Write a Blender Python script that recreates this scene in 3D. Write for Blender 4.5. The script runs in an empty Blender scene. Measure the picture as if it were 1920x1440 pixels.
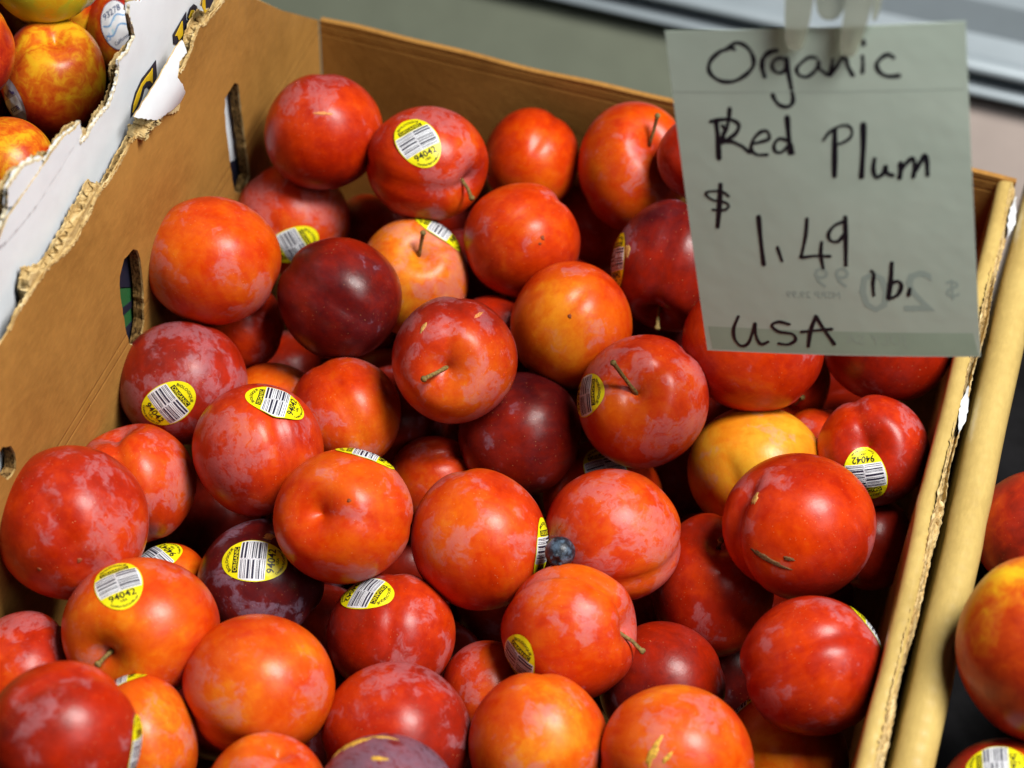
import bpy, math, random
import numpy as np
from mathutils import Vector, Matrix
from mathutils.geometry import tessellate_polygon

# ------------------------------------------------------------------ camera, world, lamps
CAM_LOC=[0.3378, -0.7837, 0.8404]
CAM_RIGHT=[0.9509, 0.3078, 0.0311]
CAM_UP=[-0.2507, 0.7078, 0.6604]
CAM_FWD=[-0.1813, 0.6358, -0.7503]

scene = bpy.context.scene
COL = scene.collection
V = lambda t: np.array(t, float)
RIGHT, UP, FWD = V(CAM_RIGHT), V(CAM_UP), V(CAM_FWD)

cam = bpy.data.cameras.new("camera")
cam.sensor_width = 36.0
cam.lens = 72.0
cam.clip_start = 0.05
cam.clip_end = 50.0
cam.dof.use_dof = True
cam.dof.focus_distance = 0.89
cam.dof.aperture_fstop = 6.3
cam_ob = bpy.data.objects.new("camera", cam)
COL.objects.link(cam_ob)
cam_ob.matrix_world = Matrix(((RIGHT[0], UP[0], -FWD[0], CAM_LOC[0]),
                              (RIGHT[1], UP[1], -FWD[1], CAM_LOC[1]),
                              (RIGHT[2], UP[2], -FWD[2], CAM_LOC[2]),
                              (0, 0, 0, 1)))
scene.camera = cam_ob

world = bpy.data.worlds.new("World")
scene.world = world
world.use_nodes = True
world.node_tree.nodes["Background"].inputs[0].default_value = (0.85, 0.92, 1.0, 1)
world.node_tree.nodes["Background"].inputs[1].default_value = 0.012


def area_lamp(name, loc, target, sx, sy, power, color):
    l = bpy.data.lights.new(name, 'AREA')
    l.shape = 'RECTANGLE'
    l.size, l.size_y = sx, sy
    l.energy = power
    l.color = color
    o = bpy.data.objects.new(name, l)
    COL.objects.link(o)
    o.location = loc
    o.rotation_euler = (Vector(target) - Vector(loc)).to_track_quat('-Z', 'Y').to_euler()
    return o


# shop lighting: one strong ceiling fixture above and to the right, plus an added weaker fill for aisle light on the left wall
area_lamp("ceiling_lamp", (0.80, -0.15, 1.55), (0.17, -0.2, 0.12), 0.45, 0.60, 38.5, (1.0, 0.975, 0.93))
area_lamp("aisle_fill", (1.55, -0.75, 1.7), (0.10, -0.2, 0.12), 0.9, 0.6, 9, (0.90, 0.95, 1.0))

scene.view_settings.view_transform = 'Standard'
scene.view_settings.look = 'None'
scene.view_settings.gamma = 1.0
scene.view_settings.exposure = 0.0
scene.cycles.max_bounces = 4
scene.cycles.diffuse_bounces = 1
scene.cycles.use_denoising = True

# ------------------------------------------------------------------ data (metres, world space)
RAILZ=-0.0606
PLUMS=[
 {"c":[0.0382,-0.0896,0.1688],"r":0.02882,"ax":[1.007,0.993],"tone":0.42,"bloom":0.4,"seed":0.5,"label":"red plum in the back left corner with one short pale scratch on top","stem":[-0.1986,0.334,-0.9214],"sut":[-0.2872,0.7484,0.5979],"sutd":0.025,"blush":[-0.0849,-0.5565,0.8265],"ba":0.06,"scar":[["pale",[0.2233,-0.4577,0.8606],[0.9335,0.3545,-0.0537],0.0047,0.0008]]},
 {"c":[0.093,-0.0926,0.1671],"r":0.0287,"ax":[1.022,0.978],"tone":0.44,"bloom":0.42,"seed":1.87,"label":"red plum by the back wall with yellow barcode sticker facing the camera","stem":[0.949,-0.2955,0.1098],"sut":[-0.223,-0.9277,0.2995],"sutd":0.044,"blush":[0.5829,-0.6503,0.4872],"ba":0.08,"tip":[0.0292,-0.0182,0.0027],"stick":[["plu",[-0.0095,-0.4355,0.9002],[0.7248,-0.6232,-0.2938]]]},
 {"c":[0.1308,-0.0408,0.1375],"r":0.02498,"ax":[0.973,1.027],"tone":0.46,"bloom":0.25,"seed":3.24,"label":"plain red plum by the back wall, orange below, between stickered and stemmed plums","stem":[-0.1039,0.778,-0.6196],"sut":[0.2936,-0.0186,0.9558],"sutd":0.033,"blush":[0.1125,-0.9864,0.1197],"ba":0.16},
 {"c":[0.1826,-0.0392,0.1482],"r":0.03023,"ax":[0.914,1.086],"tone":0.55,"bloom":0.4,"seed":4.61,"label":"tall orange red plum by the back wall with upright stem in its hollow","stem":[0.4064,-0.2531,0.878],"sut":[-0.6301,-0.7761,-0.0248],"sutd":0.02,"blush":[-0.0968,-0.9767,0.1914],"ba":0.08,"tip":[0.0102,-0.0013,0.0381]},
 {"c":[0.222,-0.0528,0.1768],"r":0.02317,"ax":[1.072,0.928],"tone":0.36,"bloom":0.45,"seed":5.98,"label":"dark red plum in the back row half hidden by the price sign's left edge","stem":[0.8855,0.3843,-0.2614],"sut":[0.0344,-0.9818,-0.1868],"sutd":0.025,"blush":[-0.4465,0.8909,-0.0829],"ba":0.12},
 {"c":[0.0245,-0.1039,0.1182],"r":0.02898,"ax":[1.019,0.981],"tone":0.49,"bloom":0.5,"seed":7.35,"label":"orange red plum by the left wall with sticker partly covered by dark plum","stem":[-0.3989,0.8901,-0.2204],"sut":[-0.2578,-0.5732,0.7778],"sutd":0.018,"blush":[0.2145,-0.8481,0.4844],"ba":0.06,"stick":[["plu",[0.3957,-0.8764,0.2745],[-0.7765,-0.4788,-0.4096]]]},
 {"c":[0.0205,-0.1848,0.1642],"r":0.03077,"ax":[1.016,0.984],"tone":0.54,"bloom":0.42,"seed":8.72,"label":"large bright red orange plum against the left wall beside the printed slot","stem":[0.3838,-0.0238,-0.9231],"sut":[0.915,0.0604,-0.399],"sutd":0.029,"blush":[-0.0859,-0.5595,0.8244],"ba":0.06},
 {"c":[0.079,-0.1754,0.1506],"r":0.02847,"ax":[1.009,0.991],"tone":0.11,"bloom":0.14,"seed":10.09,"label":"dark burgundy plum without sticker in front of the orange stemmed plum","stem":[-0.8418,0.5258,-0.1218],"sut":[0.1686,-0.6939,0.7001],"sutd":0.044,"blush":[0.2735,0.6661,0.6939],"ba":0.12},
 {"c":[0.1003,-0.131,0.1289],"r":0.02763,"ax":[0.963,1.037],"tone":0.68,"bloom":0.5,"seed":11.46,"label":"orange yellow plum with upright stem and sticker on its far shoulder","stem":[0.1858,-0.2204,0.9575],"sut":[0.7973,0.6011,-0.0551],"sutd":0.02,"blush":[0.2368,-0.8738,0.4248],"ba":0.1,"tip":[0.0054,-0.0027,0.0353],"stick":[["plu",[0.3372,0.4954,0.8006],[0.938,-0.1042,-0.3306]]]},
 {"c":[0.1464,-0.1074,0.1477],"r":0.02838,"ax":[1.007,0.993],"tone":0.44,"bloom":0.35,"seed":12.83,"label":"red plum with a small pit mark between stickered and stemmed back row plums","stem":[0.5254,0.8318,0.1792],"sut":[0.174,-0.2143,0.9611],"sutd":0.036,"blush":[-0.1993,-0.3119,0.929],"ba":0.12,"scar":[["pit",[0.5057,-0.5123,0.6941],[0.6039,-0.3643,-0.7089],0.0013,0.0009],["pit",[0.4899,-0.5992,0.6332],[0.8425,0.512,-0.1673],0.0008,0.0006]]},
 {"c":[0.1649,-0.0352,0.0985],"r":0.02562,"ax":[0.973,1.027],"tone":0.56,"bloom":0.2,"seed":14.2,"label":"orange plum deep in shadow under the tall stemmed back row plum","stem":[-0.8609,0.5078,0.0321],"sut":[-0.129,-0.4714,0.8724],"sutd":0.029,"blush":[0.1681,0.822,-0.5441],"ba":0.12},
 {"c":[0.2196,-0.0987,0.1463],"r":0.03117,"ax":[0.98,1.02],"tone":0.2,"bloom":0.25,"seed":15.57,"label":"shiny burgundy plum left of the price sign with tan patch and edge sticker","stem":[-0.0338,-0.9567,-0.2891],"sut":[-0.0146,0.7172,0.6967],"sutd":0.045,"blush":[-0.1626,-0.6156,-0.7711],"ba":0.12,"tip":[0.0019,-0.0328,-0.0105],"stick":[["plu",[-0.8805,-0.4101,0.2377],[0.1963,-0.772,-0.6046]]],"scar":[["tan",[-0.6894,-0.4712,0.5502],[0.1918,-0.8511,-0.4887],0.0033,0.0023]]},
 {"c":[0.1837,-0.1481,0.1425],"r":0.02911,"ax":[0.966,1.034],"tone":0.58,"bloom":0.22,"seed":16.94,"label":"smooth orange plum in the middle of the heap, one tiny dark pit","stem":[-0.3118,-0.1536,-0.9377],"sut":[-0.312,-0.9401,0.1376],"sutd":0.027,"blush":[0.1639,-0.9106,0.3793],"ba":0.14,"scar":[["pit",[0.1106,-0.5751,0.8106],[0.5765,-0.6272,-0.5237],0.0011,0.0009]]},
 {"c":[0.1437,-0.1997,0.1568],"r":0.02812,"ax":[1.009,0.991],"tone":0.36,"bloom":0.62,"seed":18.31,"label":"plum with purple bloom top and stem lying to the left","stem":[0.1102,-0.7669,0.6322],"sut":[-0.1508,0.6175,0.772],"sutd":0.035,"blush":[0.534,-0.8227,0.1949],"ba":0.3,"tip":[-0.0042,-0.0303,0.0177],"scar":[["tan",[-0.3918,-0.2813,0.876],[-0.0796,-0.9382,-0.3369],0.0024,0.0011],["pale",[0.3098,0.2431,0.9192],[0.2335,0.9177,-0.3214],0.0034,0.0008]]},
 {"c":[0.1754,-0.1956,0.1137],"r":0.02852,"ax":[0.978,1.022],"tone":0.19,"bloom":0.12,"seed":19.68,"label":"dark red plum with soft shine in the centre, behind two red front plums","stem":[0.7308,0.6047,-0.3166],"sut":[-0.7908,-0.5931,-0.1511],"sutd":0.018,"blush":[-0.3448,-0.5298,-0.7749],"ba":0.12},
 {"c":[0.2287,-0.183,0.1435],"r":0.03008,"ax":[0.984,1.016],"tone":0.45,"bloom":0.55,"seed":21.05,"label":"pinkish red plum with long stem and sticker on its left edge","stem":[-0.0734,-0.5721,0.8169],"sut":[0.4131,0.9106,-0.012],"sutd":0.035,"blush":[-0.0848,-0.9125,0.4001],"ba":0.12,"tip":[-0.0135,-0.0134,0.0357],"stick":[["plu",[-0.8237,-0.4668,0.322],[-0.4904,0.3012,-0.8178]]]},
 {"c":[0.2686,-0.14,0.152],"r":0.0315,"ax":[1.023,0.977],"tone":0.39,"bloom":0.2,"seed":22.42,"label":"large red plum under the lower left corner of the price sign","stem":[-0.7399,0.628,0.241],"sut":[0.6012,0.5257,-0.6018],"sutd":0.023,"blush":[-0.2387,-0.887,0.3954],"ba":0.12},
 {"c":[0.3266,-0.1054,0.1395],"r":0.02984,"ax":[1.004,0.996],"tone":0.38,"bloom":0.24,"seed":23.79,"label":"red plum under the lower right half of the price sign, beside the right wall","stem":[-0.4235,0.866,0.2657],"sut":[-0.0506,0.1942,-0.9797],"sutd":0.038,"blush":[-0.0342,0.8312,-0.555],"ba":0.12},
 {"c":[0.2804,-0.1072,0.0967],"r":0.0247,"ax":[1.0,1.0],"tone":0.36,"bloom":0.2,"seed":25.16,"label":"dark red plum with yellow stem in the gap below the price sign","stem":[0.437,-0.899,0.0298],"sut":[-0.1123,-0.9545,0.2763],"sutd":0.041,"blush":[-0.2352,-0.8852,-0.4014],"ba":0.12,"tip":[0.014,-0.0174,0.0116]},
 {"c":[0.2836,-0.176,0.1082],"r":0.03033,"ax":[1.043,0.957],"tone":0.76,"bloom":0.3,"seed":26.53,"label":"yellow orange plum, the palest of the heap, below the price sign","stem":[0.4416,0.3571,-0.8231],"sut":[-0.398,-0.4638,0.7915],"sutd":0.045,"blush":[0.1051,-0.2096,0.9721],"ba":0.14},
 {"c":[0.333,-0.1628,0.1269],"r":0.02532,"ax":[1.005,0.995],"tone":0.38,"bloom":0.45,"seed":27.9,"label":"red plum by the right wall with upside down sticker and pale groove","stem":[-0.1373,-0.5888,0.7965],"sut":[-0.3464,-0.2514,0.9038],"sutd":0.055,"blush":[-0.9066,0.1576,0.3915],"ba":0.12,"stick":[["plu",[-0.0258,-0.9315,0.3629],[-0.4036,0.3419,0.8487]]]},
 {"c":[0.3106,-0.2273,0.1418],"r":0.03182,"ax":[1.032,0.968],"tone":0.42,"bloom":0.38,"seed":29.27,"label":"large red plum by the right wall with mouth shaped brown scar","stem":[0.5636,-0.1149,-0.818],"sut":[-0.7569,-0.3031,0.5789],"sutd":0.1,"blush":[-0.5116,-0.0549,0.8575],"ba":0.08,"scar":[["tan",[-0.6024,-0.3171,0.7326],[0.1911,0.8337,0.518],0.003,0.0018],["scab",[-0.1827,-0.9378,0.2951],[0.967,-0.2257,-0.1185],0.0092,0.0013],["scab",[0.0271,-0.9133,0.4064],[0.9996,0.0233,-0.0143],0.0023,0.001]]},
 {"c":[0.3426,-0.1845,0.0892],"r":0.02113,"ax":[0.953,1.047],"tone":0.44,"bloom":0.3,"seed":30.64,"label":"small red plum low by the right wall, right of the scarred plum","stem":[0.792,0.5137,-0.3301],"sut":[-0.7699,0.6305,-0.0987],"sutd":0.044,"blush":[-0.0096,-0.0704,-0.9975],"ba":0.12},
 {"c":[0.3316,-0.2889,0.1309],"r":0.02925,"ax":[1.004,0.996],"tone":0.36,"bloom":0.4,"seed":32.01,"label":"lowest large dark red plum by the right wall, sticker on its far edge","stem":[-0.7454,-0.3056,-0.5924],"sut":[-0.0159,-0.1902,0.9816],"sutd":0.044,"blush":[-0.263,-0.2041,0.943],"ba":0.1,"stick":[["plu",[0.6934,0.574,0.4356],[0.711,-0.4466,-0.5432]]]},
 {"c":[0.2799,-0.2349,0.0923],"r":0.02936,"ax":[0.931,1.069],"tone":0.45,"bloom":0.42,"seed":33.38,"label":"tall red plum left of the scarred plum, in its shade","stem":[-0.0482,0.1719,0.9839],"sut":[-0.0929,0.9753,-0.2002],"sutd":0.037,"blush":[0.8613,0.4941,-0.1186],"ba":0.12,"tip":[-0.0006,0.0015,0.0329]},
 {"c":[0.2334,-0.2451,0.1231],"r":0.02973,"ax":[1.016,0.984],"tone":0.48,"bloom":0.55,"seed":34.75,"label":"red orange plum with large pale bloom patches behind the blueberry","stem":[0.5105,0.8584,-0.0502],"sut":[0.6188,-0.7769,0.1159],"sutd":0.055,"blush":[0.4187,-0.5205,0.7441],"ba":0.08},
 {"c":[0.2163,-0.1925,0.0805],"r":0.02696,"ax":[1.037,0.963],"tone":0.52,"bloom":0.25,"seed":36.12,"label":"orange red plum with half hidden sticker behind the pale bloomed plum","stem":[0.0053,0.9931,-0.1168],"sut":[-0.2727,-0.4163,-0.8673],"sutd":0.026,"blush":[0.6913,-0.3164,-0.6496],"ba":0.12,"stick":[["plu",[0.0475,-0.1643,0.9853],[0.5743,-0.8025,-0.1615]]]},
 {"c":[0.1798,-0.271,0.1278],"r":0.03049,"ax":[0.975,1.025],"tone":0.5,"bloom":0.42,"seed":37.49,"label":"large glossy red orange plum left of the blueberry, sticker on its edge","stem":[0.4163,-0.2236,-0.8813],"sut":[-0.2698,0.9443,-0.1882],"sutd":0.025,"blush":[-0.3894,-0.0186,0.9209],"ba":0.12,"stick":[["plu",[0.9853,0.0361,0.167],[0.1411,-0.7231,-0.6761]]]},
 {"c":[0.1246,-0.2876,0.1426],"r":0.02958,"ax":[1.012,0.988],"tone":0.55,"bloom":0.35,"seed":38.86,"label":"orange red plum with empty stem hollow and sticker lying on its top","stem":[-0.1905,-0.6366,0.7473],"sut":[0.6005,-0.4671,0.6489],"sutd":0.026,"blush":[-0.1735,-0.423,0.8894],"ba":0.08,"stick":[["plu",[0.0937,0.7243,0.6831],[0.9789,0.0583,-0.196]]],"scar":[["pit",[0.2402,-0.367,0.8987],[0.9261,0.3642,-0.0988],0.001,0.0008]]},
 {"c":[0.0974,-0.2173,0.1217],"r":0.02614,"ax":[1.005,0.995],"tone":0.53,"bloom":0.42,"seed":40.23,"label":"orange red plum without sticker directly left of the purple topped stemmed plum","stem":[-0.6963,0.7177,0.0098],"sut":[0.091,-0.3986,0.9126],"sutd":0.027,"blush":[0.4054,-0.7047,0.5823],"ba":0.06},
 {"c":[0.1404,-0.2181,0.0893],"r":0.02191,"ax":[0.997,1.003],"tone":0.54,"bloom":0.3,"seed":41.6,"label":"small creased orange plum deep between three large plums","stem":[0.4016,0.2928,-0.8677],"sut":[-0.2019,-0.1754,0.9636],"sutd":0.09,"blush":[-0.2661,-0.7652,-0.5862],"ba":0.12},
 {"c":[0.0743,-0.2623,0.1373],"r":0.02909,"ax":[0.986,1.014],"tone":0.46,"bloom":0.45,"seed":42.97,"label":"red plum with pale groove below its level yellow sticker","stem":[0.2491,-0.468,-0.8479],"sut":[0.6152,-0.392,0.684],"sutd":0.055,"blush":[0.7395,-0.6027,0.2999],"ba":0.07,"stick":[["plu",[0.2323,0.2832,0.9305],[0.9486,0.1455,-0.2811]]]},
 {"c":[0.022,-0.2308,0.1284],"r":0.02952,"ax":[1.027,0.973],"tone":0.3,"bloom":0.52,"seed":44.34,"label":"purplish red plum by the left wall with tilted barcode sticker","stem":[-0.3446,0.8982,0.273],"sut":[0.7456,-0.3582,0.5619],"sutd":0.021,"blush":[0.9895,0.0574,0.1324],"ba":0.12,"stick":[["plu",[0.1937,-0.8574,0.4768],[-0.6812,-0.4673,-0.5636]]]},
 {"c":[0.0568,-0.2095,0.0973],"r":0.02382,"ax":[0.989,1.011],"tone":0.55,"bloom":0.3,"seed":45.71,"label":"orange plum barely showing in the gap above the pale grooved plum","stem":[-0.0642,0.9052,-0.42],"sut":[-0.7003,0.7007,0.1364],"sutd":0.032,"blush":[-0.102,-0.6424,0.7595],"ba":0.12},
 {"c":[0.029,-0.1774,0.1161],"r":0.02051,"ax":[0.938,1.062],"tone":0.42,"bloom":0.2,"seed":47.08,"label":"red plum in deep shade below the bright plum beside the slot","stem":[0.575,0.4879,-0.6567],"sut":[0.4137,-0.5583,0.7192],"sutd":0.019,"blush":[-0.3292,-0.703,0.6304],"ba":0.12},
 {"c":[0.0228,-0.285,0.1196],"r":0.02763,"ax":[1.0,1.0],"tone":0.47,"bloom":0.5,"seed":48.45,"label":"red plum by the left wall with groove down its middle, no sticker","stem":[-0.4378,0.3678,0.8204],"sut":[-0.0143,-0.3444,0.9387],"sutd":0.07,"blush":[0.5349,-0.2177,0.8164],"ba":0.06},
 {"c":[0.0198,-0.3339,0.1493],"r":0.03208,"ax":[0.986,1.014],"tone":0.44,"bloom":0.38,"seed":49.82,"label":"large red plum at the left edge of the picture touching the brown wall","stem":[0.3189,0.1234,-0.9397],"sut":[0.1035,-0.5085,0.8548],"sutd":0.033,"blush":[0.2949,-0.5941,0.7484],"ba":0.05,"scar":[["pit",[0.5435,-0.7529,0.3713],[0.827,0.5561,-0.0828],0.0013,0.0011],["pit",[0.0646,-0.9615,0.2671],[0.9913,0.0927,0.0939],0.001,0.0008]]},
 {"c":[0.0906,-0.3061,0.1036],"r":0.02792,"ax":[1.008,0.992],"tone":0.1,"bloom":0.42,"seed":51.19,"label":"dark burgundy plum with fully visible horizontal yellow barcode sticker","stem":[0.6907,-0.2021,-0.6943],"sut":[0.748,-0.0144,0.6635],"sutd":0.039,"blush":[-0.7423,-0.5668,-0.3573],"ba":0.12,"stick":[["plu",[0.0761,-0.2855,0.9553],[0.9633,0.2683,0.0034]]],"scar":[["tan",[0.1484,0.1976,0.969],[0.9422,0.2693,-0.1992],0.0026,0.0014]]},
 {"c":[0.049,-0.3126,0.0904],"r":0.01798,"ax":[0.993,1.007],"tone":0.6,"bloom":0.2,"seed":52.56,"label":"small orange plum deep in the gap with a half hidden yellow sticker","stem":[0.5586,0.5435,-0.6266],"sut":[-0.0744,-0.7598,0.6459],"sutd":0.037,"blush":[0.9758,-0.1643,-0.1445],"ba":0.12,"stick":[["plu",[-0.3276,-0.0082,0.9448],[0.4633,0.8701,0.1683]]]},
 {"c":[0.0641,-0.3643,0.1343],"r":0.03093,"ax":[1.046,0.954],"tone":0.58,"bloom":0.3,"seed":53.93,"label":"large orange plum at lower left with sticker on top and stem hollow below","stem":[-0.0998,-0.8888,0.4472],"sut":[-0.3971,-0.8238,-0.4045],"sutd":0.023,"blush":[-0.146,-0.5,0.8536],"ba":0.08,"tip":[-0.003,-0.0316,0.0159],"stick":[["plu",[-0.2275,0.0158,0.9737],[0.6166,-0.7715,0.1566]]]},
 {"c":[0.1198,-0.3723,0.1299],"r":0.02947,"ax":[1.035,0.965],"tone":0.56,"bloom":0.38,"seed":55.3,"label":"large round orange plum near the bottom, left of centre","stem":[-0.748,0.6496,-0.1358],"sut":[-0.9802,-0.1963,-0.0268],"sutd":0.036,"blush":[0.5474,-0.1557,0.8222],"ba":0.1},
 {"c":[0.1547,-0.3156,0.1058],"r":0.02709,"ax":[1.025,0.975],"tone":0.44,"bloom":0.38,"seed":56.67,"label":"red plum with steeply tilted sticker on its upper left shoulder","stem":[-0.2913,0.8378,-0.4617],"sut":[0.0704,-0.015,0.9974],"sutd":0.035,"blush":[0.4427,0.0315,-0.8961],"ba":0.12,"stick":[["plu",[-0.4431,0.1087,0.8898],[-0.8844,0.1092,-0.4538]]]},
 {"c":[0.1768,-0.3658,0.1125],"r":0.03031,"ax":[1.011,0.989],"tone":0.34,"bloom":0.42,"seed":58.04,"label":"large dull dark red plum at the bottom behind the purple plum","stem":[-0.2278,0.5958,-0.7701],"sut":[-0.8841,-0.3032,-0.3556],"sutd":0.034,"blush":[-0.8609,-0.159,0.4833],"ba":0.12},
 {"c":[0.2011,-0.3192,0.0885],"r":0.02083,"ax":[0.95,1.05],"tone":0.4,"bloom":0.5,"seed":59.41,"label":"small bloomed red plum low in the gap near the bottom centre","stem":[0.4927,0.8684,-0.0563],"sut":[0.8709,-0.4021,-0.2827],"sutd":0.027,"blush":[0.2274,0.0781,0.9707],"ba":0.12},
 {"c":[0.2309,-0.3006,0.1229],"r":0.02836,"ax":[1.008,0.992],"tone":0.49,"bloom":0.42,"seed":60.78,"label":"red orange plum right below the blueberry, creased on its right","stem":[0.9303,0.1521,0.3339],"sut":[0.6644,0.3118,0.6793],"sutd":0.1,"blush":[0.2246,0.1485,0.9631],"ba":0.1,"tip":[0.0326,-0.0024,0.0045],"stick":[["plu",[-0.5683,-0.8173,0.0948],[-0.0491,-0.0814,-0.9955]]]},
 {"c":[0.2704,-0.2903,0.0889],"r":0.02721,"ax":[0.996,1.004],"tone":0.27,"bloom":0.25,"seed":62.15,"label":"dark red plum with a small white glint, low behind the orange front plum","stem":[-0.7735,0.2725,-0.5722],"sut":[0.894,0.131,0.4285],"sutd":0.023,"blush":[0.3723,0.8491,-0.3747],"ba":0.12},
 {"c":[0.2338,-0.3546,0.1215],"r":0.02844,"ax":[0.996,1.004],"tone":0.57,"bloom":0.42,"seed":63.52,"label":"orange plum with round yellowish bruise at the bottom edge","stem":[-0.2027,-0.2235,-0.9534],"sut":[-0.5333,0.7162,-0.4502],"sutd":0.039,"blush":[-0.0711,-0.6201,0.7813],"ba":0.14},
 {"c":[0.2895,-0.349,0.1276],"r":0.03051,"ax":[1.007,0.993],"tone":0.56,"bloom":0.45,"seed":64.89,"label":"orange red plum at the bottom edge with slanting yellow scar","stem":[-0.9483,0.1514,-0.2791],"sut":[0.8237,-0.3856,0.4157],"sutd":0.024,"blush":[-0.7288,0.146,0.669],"ba":0.1,"scar":[["yellow",[-0.2484,-0.4652,0.8497],[0.1603,0.8453,0.5096],0.0068,0.0016],["yellow",[-0.0574,-0.5056,0.8608],[0.423,0.7687,0.4797],0.0032,0.0009]]},
 {"c":[0.3296,-0.302,0.0782],"r":0.0277,"ax":[0.992,1.008],"tone":0.62,"bloom":0.2,"seed":66.26,"label":"shaded orange plum at bottom right with tiny yellow sticker showing","stem":[-0.3105,0.1616,-0.9367],"sut":[0.5367,-0.8097,0.2372],"sutd":0.043,"blush":[-0.2637,-0.4434,0.8567],"ba":0.1,"stick":[["plu",[-0.8672,0.3989,0.2982],[-0.4959,-0.6365,-0.5907]]]},
 {"c":[0.1902,-0.4123,0.1401],"r":0.0276,"ax":[1.004,0.996],"tone":0.09,"bloom":0.95,"seed":67.63,"label":"purple bloomed plum with yellow scars cut by the bottom edge","stem":[-0.8601,0.5049,0.0726],"sut":[0.5199,0.4174,0.7453],"sutd":0.026,"blush":[-0.8772,0.3493,0.3294],"ba":0.12,"scar":[["yellow",[-0.5889,0.3739,0.7165],[0.7633,0.5486,0.3411],0.0062,0.0018],["yellow",[-0.2416,0.5815,0.7769],[0.9499,0.3055,0.0667],0.0051,0.0007],["yellow",[-0.1467,0.1247,0.9813],[0.9705,0.21,0.1184],0.0035,0.0009],["yellow",[-0.779,0.282,0.5601],[0.5606,0.7134,0.4205],0.0041,0.0012]]},
 {"c":[0.1418,-0.418,0.1303],"r":0.0246,"ax":[0.992,1.008],"tone":0.58,"bloom":0.4,"seed":69.0,"label":"orange plum cut by the bottom edge with dent on top","stem":[0.0999,0.5073,0.8559],"sut":[0.6994,-0.6877,0.1948],"sutd":0.031,"blush":[-0.2287,0.2598,0.9382],"ba":0.08},
 {"c":[0.0196,-0.3908,0.1112],"r":0.02691,"ax":[0.917,1.083],"tone":0.46,"bloom":0.55,"seed":70.37,"label":"pinkish red plum cut by the left edge near the bottom","stem":[0.1879,0.7058,-0.6831],"sut":[-0.0015,-0.2224,0.975],"sutd":0.03,"blush":[-0.8225,-0.5347,-0.1936],"ba":0.12},
 {"c":[0.0688,-0.4385,0.1648],"r":0.02925,"ax":[0.993,1.007],"tone":0.38,"bloom":0.42,"seed":71.74,"label":"large red plum in the bottom left corner of the picture","stem":[0.4717,0.3459,-0.8111],"sut":[0.2518,0.6277,0.7366],"sutd":0.036,"blush":[-0.1112,0.8204,-0.5609],"ba":0.12,"stick":[["plu",[0.9788,0.1886,-0.0805],[-0.0904,0.7493,0.656]]]},
 {"c":[0.0838,-0.411,0.1248],"r":0.0254,"ax":[0.908,1.092],"tone":0.57,"bloom":0.42,"seed":73.11,"label":"orange plum sloping down beside the bottom left corner plum","stem":[-0.7331,0.3942,-0.5543],"sut":[0.8857,-0.2499,-0.3912],"sutd":0.043,"blush":[0.6473,-0.3945,0.6522],"ba":0.1,"stick":[["plu",[-0.6177,0.5475,0.5645],[0.7549,0.6141,0.2304]]]},
 {"c":[0.0558,-0.0789,0.098],"r":0.01856,"ax":[1.037,0.963],"tone":0.4,"bloom":0.2,"seed":74.48,"label":"dark red plum in the gap behind the orange stemmed plum","stem":[-0.6319,0.7524,0.1863],"sut":[0.8908,-0.2012,0.4075],"sutd":0.043,"blush":[0.1551,0.9786,0.1352],"ba":0.12},
 {"c":[0.1449,-0.1437,0.1124],"r":0.022,"ax":[0.994,1.006],"tone":0.42,"bloom":0.3,"seed":75.85,"label":"red plum showing as a sliver above the purple topped stemmed plum","stem":[0.1838,-0.1382,-0.9732],"sut":[0.6135,-0.444,-0.653],"sutd":0.019,"blush":[-0.8748,-0.4844,0.0041],"ba":0.12},
 {"c":[0.3073,-0.1395,0.0882],"r":0.0204,"ax":[0.938,1.062],"tone":0.4,"bloom":0.2,"seed":77.22,"label":"dark red plum in shade between the palest plum and the right wall","stem":[-0.7111,0.6569,-0.2505],"sut":[0.6008,-0.1986,0.7743],"sutd":0.04,"blush":[-0.769,0.3692,0.5218],"ba":0.12}]
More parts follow.
